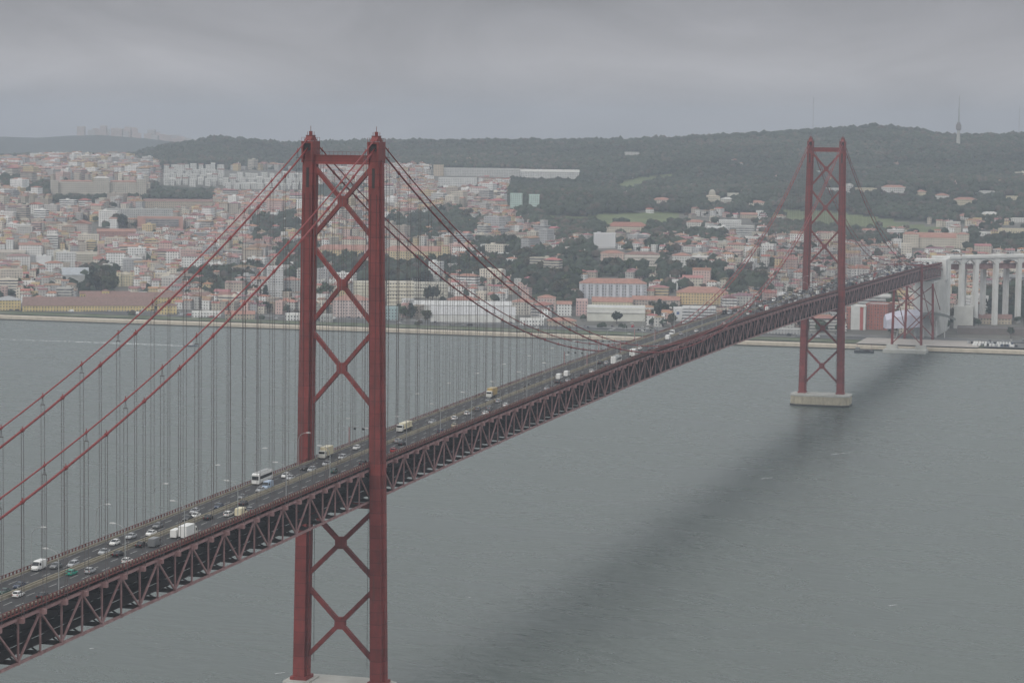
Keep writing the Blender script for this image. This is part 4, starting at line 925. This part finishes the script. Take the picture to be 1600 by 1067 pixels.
# --- the rest of the town
def near_lm(u, v):
    best = min(LMK, key=lambda t: (t[1]-u)**2+((t[2]-v)*2.2)**2); dx, dy = u-best[1], v-best[2]
    if abs(dx) > abs(dy)*1.6: rel = 'right of ' if dx > 0 else 'left of '
    else: rel = 'downhill of ' if dy > 0 else 'uphill of '
    return rel+best[0]
WALLS = [('white', WH), ('white', (.76, .76, .74)), ('white', (.72, .71, .68)), ('cream', (.64, .59, .5)), ('cream', (.52, .48, .4)), ('pink', (.55, .40, .36)), ('grey', (.40, .40, .40)), ('ochre', (.55, .44, .26)), ('tan', (.42, .37, .31)), ('pale', (.5, .49, .46)), ('pale', (.46, .44, .42))]
cands = []
xg = 1640.
while xg < 4550:
    stepx = 15+ (xg-1640)*.003
    half = (xg-CAM[0]); ya, yb = CAM[1]+half*math.tan(.035), CAM[1]+half*math.tan(.535)
    yy = ya+random.random()*12
    while yy < yb:
        dd = math.sin(xg/310)+math.sin(yy/270+1)+.7*math.sin((xg+yy)/190)
        uq = proj(xg, yy, float(tz(xg, yy)))[0]
        big = random.random() < (.17+.10*dd if uq < 870 else .045+.03*dd)
        w_ = random.uniform(13, 28) if big else random.uniform(5.5, 11.5)
        px, py = xg+random.uniform(-5, 5), yy+w_/2
        z_ = float(tz(px, py)); u, v, dep = proj(px, py, z_)
        yy += w_+random.choice([.6, 1, 2, 3, 6, 12])
        if u < -60 or u > 1680: continue
        zn = zone(u, v)
        keep = {0: .94, 1: (.012 if v > 250 else 0), 2: .13, 3: 0}[zn]
        if u > 780 and u < 1240 and v < 470 and zn == 0: keep = .56
        if u > 1200 and 300 < v < 372: keep *= .35
        if random.random() > keep: continue
        if px < 1640: continue
        if any(a-3 < u < b+3 and c-1 < v < d+5 for a, b, c, d in RECTS): continue
        if any(a-5 < u < b+5 and d <= v < d+8 for a, b, c, d in RECTS) and random.random() < .8: continue
        if abs(py) < 24 and px < 1720: continue
        if px < 1790 and u > 1470: continue
        ang = (0.22*math.sin(px/240)+.3*math.sin(py/200+2)+random.uniform(-.06, .06))+math.pi/2*random.choice([0, 0, 0, 1]) - math.pi/2
        if big: h = random.choice([9, 12, 12, 15, 18, 21]); d = random.uniform(11, 16); roof = random.choice(['flat', 'flat', 'hip', 'gable'])
        else: h = random.uniform(6, 14); d = random.uniform(7, 11); roof = random.choice(['gable', 'gable', 'hip', 'hip', 'flat'])
        if u > 870: h *= .78
        wn, wc = random.choice(WALLS); k_ = random.uniform(.86, 1.08); wc = tuple(min(.8, q*k_) for q in wc)
        if roof == 'flat': rn, rc = 'flat', random.choice([PALE, GREY, (.42, .40, .37)])
        else:
            rn, rc = random.choice([('red', RED1), ('red', RED2), ('red', RED2), ('dull red', RED3)]); rc = tuple(q*random.uniform(.8, 1.2) for q in rc)
        cands.append(dict(kind='apartment_block' if big else 'townhouse', x=px, y=py, z=z_, w=w_, d=d, h=h, a=ang, roof=roof, wn=wn, wc=wc, rn=rn, rc=rc, u=u, v=v, area=w_*h*(F/dep)**2/1000, in_=(0 < u < 1600)))
    xg += stepx
print('town buildings', len(cands))
LB = {}; RB = {}
for kd, nmax in (('townhouse', 300), ('apartment_block', 240)):
    ks = sorted([c for c in cands if c['kind'] == kd], key=lambda c: -c['area']*(1 if c['in_'] else .01))
    for i, c in enumerate(ks):
        a, b = building(c['w'], c['d'], c['h'], c['roof'], c['wc'], c['rc'], random.choice([.5, .5, .5, 1.]) if kd != 'townhouse' else .5, None, 1 if kd != 'townhouse' else 0)
        if c['roof'] != 'flat' and random.random() < .5:
            b.col = (*[q*.9 for q in c['wc']], 1); b.box(c['w']*.2, c['w']*.2+.9, .5, 1.3, c['h'], c['h']+c['d']*.26+1.0)
        st = max(1, int(c['h']/3)); stn = ['one', 'one', 'two', 'three', 'four', 'five', 'six', 'seven', 'eight'][min(st, 8)]
        if i < nmax:
            base = f"{c['wn']} {stn}-storey {'house' if kd == 'townhouse' else 'block'} with {c['rn']} roof {near_lm(c['u'], c['v'])}"
            LB[base] = LB.get(base, 0)+1; k = LB[base]
            base += '' if k == 1 else f', {ordinal(k)} such'
            o = empty(kd, (c['x'], c['y'], c['z']), c['a']); tag(o, base, 'house' if kd == 'townhouse' else 'apartment block', 'houses of the hillside town' if kd == 'townhouse' else 'apartment blocks of the hillside town')
            a.build('wall', M_WALL, o, uv=True, color=True); b.build('roof', M_ROOF, o, color=True)
        else:
            for src, key, in ((a, 'w'), (b, 'r')):
                xf(src, c['x'], c['y'], c['a']); D = RB.setdefault((kd, key), MB()); o_ = len(D.v)
                D.v += [(x, y, z+c['z']) for x, y, z in src.v]; D.f += [[q+o_ for q in f] for f in src.f]; D.c += src.c; D.m += [0]*len(src.f); D.b += [c['z']]*len(src.f)
for kd, lab in (('townhouse', 'dense mass of small far houses with red roofs on the slopes'), ('apartment_block', 'mass of small far pale apartment blocks on the slopes')):
    w_, r_ = RB.get((kd, 'w')), RB.get((kd, 'r'))
    if not w_: continue
    o_ = len(w_.v); w_.v += r_.v; w_.f += [[q+o_ for q in f] for f in r_.f]; w_.c += r_.c; w_.m += [1]*len(r_.f); w_.b += r_.b
    tag(w_.build('dense_'+kd+'s', [M_WALL, M_ROOF], uv=True, color=True), lab, kd.replace('_', ' ')+'s', kind='stuff')
# distant tower blocks on the hazy skyline
i = 0
for u in list(np.arange(128, 236, 5.2))+list(np.arange(240, 318, 8)):
    i += 1; hh = 8+7*math.exp(-((u-185)/32)**2)+random.uniform(-3, 3); x_ = 7700.; w = ray(u, 214); t = (x_-CAM[0])/w[0]; y_ = CAM[1]+w[1]*t
    a, b = building(random.uniform(16, 30), 18, max(8, hh)*2.3, 'flat', random.choice([(.5, .42, .38), (.5, .48, .46), (.55, .44, .4)]), PALE, .5, None, 1)
    o = empty('tower_block', (x_+random.uniform(-150, 150), y_, float(tz(x_, y_))-2), FACE+random.uniform(-.2, .2))
    tag(o, f'hazy pinkish tower block on the distant left skyline, {ordinal(i)} from the left', 'tower block', 'distant tower blocks on the skyline')
    a.build('wall', M_WALL, o, uv=True, color=True); b.build('roof', M_ROOF, o, color=True)
# masts on the ridge
x_, y_, z0, _dp = drop(1497, 232); z0 -= 1; RECTS.append((1493, 1501, 205, 231))
o = empty('telecom_tower', (x_, y_, z0)); tag(o, 'tall grey telecom tower with pod on the right ridge', 'telecom tower')
g = MB(); g.tube([(0, 0, 0), (0, 0, 38)], 4.3, 12, 3.0); g.build('shaft', M_CONC, o)
g = MB(); g.tube([(0, 0, 36), (0, 0, 39)], 3, 12, 5.4); g.tube([(0, 0, 39), (0, 0, 48)], 5.4, 12); g.tube([(0, 0, 48), (0, 0, 52)], 3.6, 12); g.build('pod', mat('pod', (.22, .2, .2), .6), o)
g = MB(); g.tube([(0, 0, 52), (0, 0, 78)], 1.7, 8, 1.2); g.tube([(0, 0, 78), (0, 0, 104)], .9, 6, .35); g.build('antenna', M_GALV, o)
for u, v0, v1, lab in ((1270, 205, 152, 'thin faint lattice mast behind the far tower top'), (1592, 210, 168, 'thin faint lattice mast by the right border')):
    w = ray(u, v0); t = (4600-CAM[0])/w[0]; P = CAM+w*t; h = (v0-v1)*5390/F
    o = empty('radio_mast', (P[0], P[1], P[2]-5)); tag(o, lab, 'mast'); g = MB()
    for q in ((-1, -1), (1, -1), (0, 1)): g.tube([(q[0]*.9, q[1]*.9, 0), (q[0]*.35, q[1]*.35, h+5)], .16, 4)
    for k in range(int(h/3)): z = 3*k; g.beam((-.9+.5*z/h, -.8, z), (.9-.5*z/h, -.8, z+3), .14)
    g.build('lattice', M_GALV, o)

# ------------------------------------------------------------------ trees
TINT = [(1, 1, 1), (1.5, 1.35, 1.1), (.8, .85, .9), (1.25, 1.4, .9), (1.9, 1.35, 1.35), (1, 1, 1), (1, 1, 1), (1, 1, 1), (1, 1, 1), (.8, .95, .9)]
def crown_mesh(seed, h=10., conifer=False):
    r_ = random.Random(seed); g = MB(); n = 170
    cl = [(r_.uniform(-.22, .22)*h, r_.uniform(-.22, .22)*h, r_.uniform(.42, .8)*h, r_.uniform(.17, .27)*h) for _ in range(7)]
    if conifer: cl = [(0, 0, h*(.25+.11*k), h*(.2-.024*k)) for k in range(7)]
    for k in range(n):
        cx, cy, cz_, R = r_.choice(cl)
        a, b = r_.uniform(0, 6.283), math.acos(r_.uniform(-1, 1)); rad = R*r_.uniform(.7, 1.1)
        p = np.array([cx+rad*math.sin(b)*math.cos(a), cy+rad*math.sin(b)*math.sin(a), cz_+rad*math.cos(b)*.85])
        s = h*r_.uniform(.045, .085); v1 = np.array([r_.gauss(0, 1) for _ in range(3)]); v1 /= np.linalg.norm(v1); v2 = np.cross(v1, [r_.gauss(0, 1) for _ in range(3)]); v2 /= np.linalg.norm(v2)
        f = r_.uniform(.75, 1.25); tn = TINT[seed]; base = (.042*f*tn[0], .054*f*tn[1], .033*f*tn[2])
        g.col = (*base, 1); g.add([tuple(p-s*v1-s*v2), tuple(p+s*v1-s*.8*v2), tuple(p+s*v1*.9+s*v2), tuple(p-s*v1+s*v2*.8)], [(0, 1, 2, 3)])
    g.col = (.034*tn[0], .044*tn[1], .026*tn[2], 1)
    for cx, cy, cz_, R in cl:   # inner masses so the sky does not shine through everywhere
        vs = []; R *= .72
        for z_, q in ((-1, 0), (-.45, .85), (.3, .92), (.9, .3)):
            vs.append([(cx+R*q*math.cos(6.283*j/6+seed), cy+R*q*math.sin(6.283*j/6+seed), cz_+R*z_) for j in range(6)])
        g.loft(vs, False)
    return g
def tree_proto(seed, conifer=False):
    g = crown_mesh(seed, 10., conifer); c = g.build('crown', M_LEAF, color=True)
    t = MB(); t.tube([(0, 0, -1.5), (.15, .1, 3.2), (0, .2, 5.5)], .34, 6, .16)
    for q in ((1.5, .4), (-1.2, .9), (.2, -1.5)): t.tube([(0, .1, 3), (q[0], q[1], 5.6)], .15, 5, .07)
    tr_ = t.build('trunk', M_BARK); return c, tr_
TP = [tree_proto(i) for i in range(5)]+[tree_proto(9, True)]
for c, t in TP: COL.objects.unlink(c); COL.objects.unlink(t)
tl = []
def add_tree(u, v, h): x, y, z, dep = drop(u, v); tl.append((x, y, z, h, u, v, dep))
for u, v, h in ((30, 487, 11), (129, 489, 12), (207, 489, 9), (43, 455, 18), (24, 458, 17), (150, 456, 26), (158, 457, 24), (170, 458, 20), (190, 449, 12), (665, 504, 13), (642, 498, 16), (676, 476, 22), (1030, 498, 20), (1036, 500, 18), (1070, 505, 14), (1152, 506, 10),
                (1570, 484, 16), (1562, 486, 15), (1098, 508, 10), (190, 358, 22), (185, 357, 20), (505, 472, 18), (512, 470, 20), (450, 470, 14)): add_tree(u, v, h)
for k in range(9000):
    px = 1640+2300*random.random()**1.25; a = random.uniform(.03, .53); py = CAM[1]+(px-CAM[0])*math.tan(a); z = float(tz(px, py)); u, v, dep = proj(px, py, z)
    if not -40 < u < 1640: continue
    zn = zone(u, v)
    if random.random() > {0: .32 if u < 780 else .55, 1: .5, 2: .95, 3: .03}[zn]: continue
    if any(a_ < u < b_ and c_ < v < d_+1 for a_, b_, c_, d_ in RECTS): continue
    if abs(py) < 26 and px < 1700: continue
    tl.append((px, py, z, random.uniform(6, 13) if zn != 2 else random.uniform(9, 18), u, v, dep))
for k in range(46):
    y_ = -150+1150*random.random(); x_ = random.choice([1540, 1582, 1622])+random.uniform(-3, 3)
    if abs(y_) < 70: continue
    u, v, dep = proj(x_, y_, 4); tl.append((x_, y_, 4.2, random.uniform(4, 8), u, v, dep))
tl.sort(key=lambda t: -(t[3]/t[6])*(1 if 0 < t[4] < 1600 else .01)); TC = {}
for i, (x, y, z, h, u, v, dep) in enumerate(tl[:300]):
    pi = random.randrange(6) if h > 12 else random.randrange(5); c, t = TP[pi]
    o = empty('tree', (x, y, z), random.uniform(0, 6.28)); k = h/10; o.scale = (k*random.uniform(.85, 1.2), k*random.uniform(.85, 1.2), k)
    for s_ in (c, t): q = s_.copy(); COL.objects.link(q); q.parent = o
    sz = 'small' if h < 8 else 'large' if h > 14 else 'mid-sized'; base = f"{sz} dark green {'conifer' if pi == 5 else 'tree'} {near_lm(u, v)}"
    TC[base] = TC.get(base, 0)+1
    tag(o, base+('' if TC[base] == 1 else f', {ordinal(TC[base])} such'), 'tree', 'trees scattered through the town')
# every further crown and the woods of the ridge: one mass
def forest():
    ico = [(0, 0, 1)]+[(.894*math.cos(k*1.2566), .894*math.sin(k*1.2566), .447) for k in range(5)]+[(.894*math.cos(k*1.2566+.628), .894*math.sin(k*1.2566+.628), -.447) for k in range(5)]
    icf = [(0, 1+k, 1+(k+1) % 5) for k in range(5)]+[(1+k, 6+k, 1+(k+1) % 5) for k in range(5)]+[(1+(k+1) % 5, 6+k, 6+(k+1) % 5) for k in range(5)]
    ico = np.array(ico); nv = len(ico); icf = np.array(icf)
    P = [(t[0], t[1], t[2], t[3]) for t in tl[300:]]
    n = 85000; X = 1680+3320*rng.random(n)**.75; A = rng.uniform(-.02, .56, n); Y = CAM[1]+(X-CAM[0])*np.tan(A); Z = tz(X, Y)
    q = np.stack([X, Y, Z], 1)-CAM; T = q@_d; U = W/2+F*(q@CR)/T; V = H/2-F*(q@CU)/T
    for i in range(n):
        zn = zone(U[i], V[i])
        if X[i] > 4650 or zn == 1:
            if zn == 1 or X[i] > 4600: P.append((X[i], Y[i], Z[i], rng.uniform(7, 13)))
        elif zn == 2 and rng.random() < .8: P.append((X[i], Y[i], Z[i], rng.uniform(8, 15)))
    P = np.array(P); q = P[:, :3]-CAM; T = q@_d; U = W/2+F*(q@CR)/T; V = H/2-F*(q@CU)/T; ok = np.ones(len(P), bool)
    for a_, b_, c_, e_ in RECTS: ok &= ~((U > a_) & (U < b_) & (V > c_+2) & (V < e_+5))
    P = P[ok]; rid = (P[:, 0] > 4450) & (P[:, 0] < 4800); P[rid, 3] *= rng.uniform(.8, 1.6, rid.sum()); m = len(P); print('forest crowns', m)
    # each crown is three overlapping lumps, each lump jittered
    vs = []; cs = []
    for lump in range(2):
        off = rng.normal(0, .22, (m, 2)); sc = rng.uniform(.34, .55, (m, 1)) if lump else rng.uniform(.45, .62, (m, 1))
        jit = rng.uniform(.65, 1.25, (m, nv, 1)); b = ico[None]*jit*sc[:, None]*P[:, 3][:, None, None]
        b[:, :, 2] *= .85
        b[:, :, 0] += (P[:, 0]+off[:, 0]*P[:, 3])[:, None]; b[:, :, 1] += (P[:, 1]+off[:, 1]*P[:, 3])[:, None]; b[:, :, 2] += (P[:, 2]+P[:, 3]*(.5 if lump == 0 else .62))[:, None]
        vs.append(b.reshape(-1, 3))
        pt = np.sin(P[:, 0]/140+1.3*np.sin(P[:, 1]/170))*np.sin(P[:, 1]/120+np.sin(P[:, 0]/90))+.5*np.sin(P[:, 0]/37+P[:, 1]/51); f = rng.uniform(.8, 1.15, (m, 1))*(1+.22*pt[:, None]); br = (rng.random((m, 1)) < .12+.2*(pt[:, None] > .55))
        c = np.where(br, np.array([[.075, .062, .048]]), np.array([[.040, .052, .033]]))*f; cs.append(np.repeat(np.concatenate([c, np.ones((m, 1))], 1), nv, 0))
    vs = np.concatenate(vs); cs = np.concatenate(cs); tot = 2*m
    F_ = (icf[None]+(np.arange(tot)*nv)[:, None, None]).reshape(-1, 3)
    me = bpy.data.meshes.new('woodland'); me.vertices.add(len(vs)); me.vertices.foreach_set('co', vs.astype(np.float32).ravel())
    me.loops.add(F_.size); me.loops.foreach_set('vertex_index', F_.astype(np.int32).ravel()); me.polygons.add(len(F_)); me.polygons.foreach_set('loop_start', np.arange(0, F_.size, 3, dtype=np.int32))
    me.update(calc_edges=True); ca = me.color_attributes.new('Col', 'FLOAT_COLOR', 'POINT'); ca.data.foreach_set('color', cs.astype(np.float32).ravel()); me.materials.append(M_LEAF)
    o = bpy.data.objects.new('woodland', me); COL.objects.link(o); tag(o, 'dense dark woods covering the ridge and the upper slopes', 'woodland', kind='stuff')
forest()

# ------------------------------------------------------------------ riverside cars, boats and foam
i = 0
for k in range(120):
    y_ = -170+k*9.4+random.uniform(-2, 2); row = random.choice([(1565, 0), (1572, 0), (1590, 1), (1600, 1), (1611, 1)])
    if abs(y_) < 65: continue
    u, v, _ = proj(row[0], y_, 5)
    if not 0 < u < 1600: continue
    i += 1; c = random.choice(pal); kk = random.choice(['hatchback', 'saloon', 'estate', 'van']); o = FARP[kk].copy(); COL.objects.link(o)
    o.location = (row[0], y_, 4.51 if row[0] < 1580 else 4.71); o.rotation_euler = (0, 0, (math.pi/2 if row[0] < 1580 else 0)+random.uniform(-.05, .05)); o.color = (*COLS[c], 1); o.name = 'parked_car' if kk != 'van' else 'parked_van'
    tag(o, f"{c} {kk} by the riverside road, {ordinal(i)} vehicle from the right border", 'car' if kk != 'van' else 'van', 'cars along the riverside road')
j = 0
for row in range(2):
    for k in range(16):
        u = 1530+k*4.5; v = 526 if row == 0 else 536; x, y, z, dep = drop(u, v); j += 1
        x = (1530 if row else 1552)+random.uniform(-1, 1); c = 'white' if random.random() < .4 else random.choice(pal); o = FARP['van'].copy(); COL.objects.link(o)
        o.location = (x, y, float(tz(x, y))+1.3); o.rotation_euler = (0, 0, random.uniform(-.1, .1)); o.color = (*COLS[c], 1); o.name = 'parked_van'
        tag(o, f"{c} van in the {'front' if row else 'back'} row of the quay yard, {ordinal(k+1)} from its left end", 'van', 'vans in the quay yard')
g = MB(); g.add([(1519, -260, 5.0), (1562, -260, 5.0), (1562, -66, 5.0), (1519, -66, 5.0)], [(0, 1, 2, 3)]); tag(g.build('quay_yard', M_ROADG), 'dark asphalt yard with rows of vehicles', kind='structure')
def onwater(u, v): w = ray(u, v); t = -CAM[2]/w[2]; return CAM+w*t
P = onwater(298, 541); bt = empty('motor_boat', (P[0], P[1], .1), math.radians(-78)); tag(bt, 'small dark motor boat trailing a white wake', 'boat')
g = MB(); g.loft([[(x, -w_, .9+.3*s_), (x, -w_*.6, -.3), (x, w_*.6, -.3), (x, w_, .9+.3*s_)] for x, w_, s_ in ((-6, 1.8, 0), (0, 2., 0), (3.5, 1.5, .5), (6.2, .1, 1.2))]); g.build('hull', mat('boat_hull', (.12, .14, .18), .5), bt)
g = MB(); g.box(-2.5, 1.6, -1.2, 1.2, .9, 2.9); g.box(-2.7, 1.9, -1.35, 1.35, 2.9, 3.05); g.build('cabin', M_LAMP, bt); g = MB(); g.beam((-1, 0, 3), (-1, 0, 6), .12); g.build('mast', M_GALV, bt)
P = onwater(1350, 551); bt = empty('work_barge', (P[0], P[1], 0), math.radians(-88)); tag(bt, 'dark flat work barge moored off the quay right of the far tower', 'boat')
g = MB(); g.loft([[(x, -4.5*k, 1.8+e), (x, -3.8*k, -.5), (x, 3.8*k, -.5), (x, 4.5*k, 1.8+e)] for x, k, e in ((-8.5, .9, .3), (-7, 1, 0), (7, 1, 0), (8.5, .9, .3))]); g.build('hull', mat('barge_hull', (.045, .05, .055), .6), bt)
g = MB(); g.box(-7.5, -4, -2.6, 2.6, 1.8, 4.6); g.build('wheelhouse', mat('barge_house', (.16, .17, .17), .6), bt); g = MB(); g.box(-1, 5, -2.8, 2.8, 1.8, 2.7); g.build('deck_cargo', M_DARK, bt); g = MB(); g.beam((6.5, 0, 1.8), (6.5, 0, 7.5), .3); g.beam((-6, 0, 4.6), (-6, 0, 8.6), .25); g.build('mast', M_DUST, bt)
def foam_strip(name, label, pts, w0, w1, n=60, gap=.35):
    g = MB(); pts = np.array(pts)
    for k in range(n):
        t = k/n; i_ = min(int(t*(len(pts)-1)), len(pts)-2); f = t*(len(pts)-1)-i_; p = pts[i_]*(1-f)+pts[i_+1]*f; d = pts[i_+1]-pts[i_]; Ls = np.linalg.norm(d)*(len(pts)-1)/n; d = d/np.linalg.norm(d); nn = np.array([-d[1], d[0]])
        if random.random() < gap*t: continue
        for _ in range(2):
            ww = (w0+(w1-w0)*t)*random.uniform(.2, 1.1); c = p+nn*random.uniform(-1, 1)*ww*.6; l_ = Ls*random.uniform(.4, .9); m_ = 7; ph = random.random()*6
            ring = [(c[0]+d[0]*l_*math.cos(6.283*a/m_+ph)+nn[0]*ww*.4*math.sin(6.283*a/m_+ph)*random.uniform(.6, 1.1), c[1]+d[1]*l_*math.cos(6.283*a/m_+ph)+nn[1]*ww*.4*math.sin(6.283*a/m_+ph)*random.uniform(.6, 1.1), .05+.03*random.random()) for a in range(m_)]
            g.add(ring, [tuple(range(m_))])
    tag(g.build(name, M_FOAM), label, 'foam', kind='stuff')
A_, B_, C_ = onwater(296, 541)[:2], onwater(205, 537)[:2], onwater(0, 530)[:2]
foam_strip('wake_foam', 'white foam wake behind the motor boat', [A_, B_], 4.5, 9, 110, .2)
foam_strip('wake_foam', 'faint long tail of the motor boat wake', [B_, C_], 8, 4.0, 140, .5)
for k, (u, v, l_) in enumerate(((1300, 710, 26), (1190, 748, 14), (1388, 946, 10), (430, 1052, 12), (140, 1013, 5), (780, 862, 2.5), (732, 933, 2.5))):
    p = onwater(u, v)[:2]; q_ = onwater(u+l_*1.3, v-l_*.16)[:2]
    foam_strip('whitecap', f"short white foam streak, {['right of the far pier', 'below the bridge middle right', 'low at the right', 'beside the near pier', 'below the truss at lower left', 'small right of the near tower', 'tiny lower right of the near tower'][k]}", [p, q_], 1.1, .6, 14, .2)

# ------------------------------------------------------------------ haze
h = bpy.data.materials.new('haze'); h.use_nodes = True; t = h.node_tree; t.nodes.clear(); o_ = t.nodes.new('ShaderNodeOutputMaterial'); v_ = t.nodes.new('ShaderNodeVolumePrincipled')
v_.inputs['Color'].default_value = (.635, .70, .80, 1); v_.inputs['Density'].default_value = HAZE; v_.inputs['Anisotropy'].default_value = .1; t.links.new(v_.outputs[0], o_.inputs['Volume'])
g = MB(); g.box(-5200, 12300, -7300, 16500, -3.2, 318); tag(g.build('haze', h), 'thin even grey haze over river and hills', 'haze', kind='stuff')
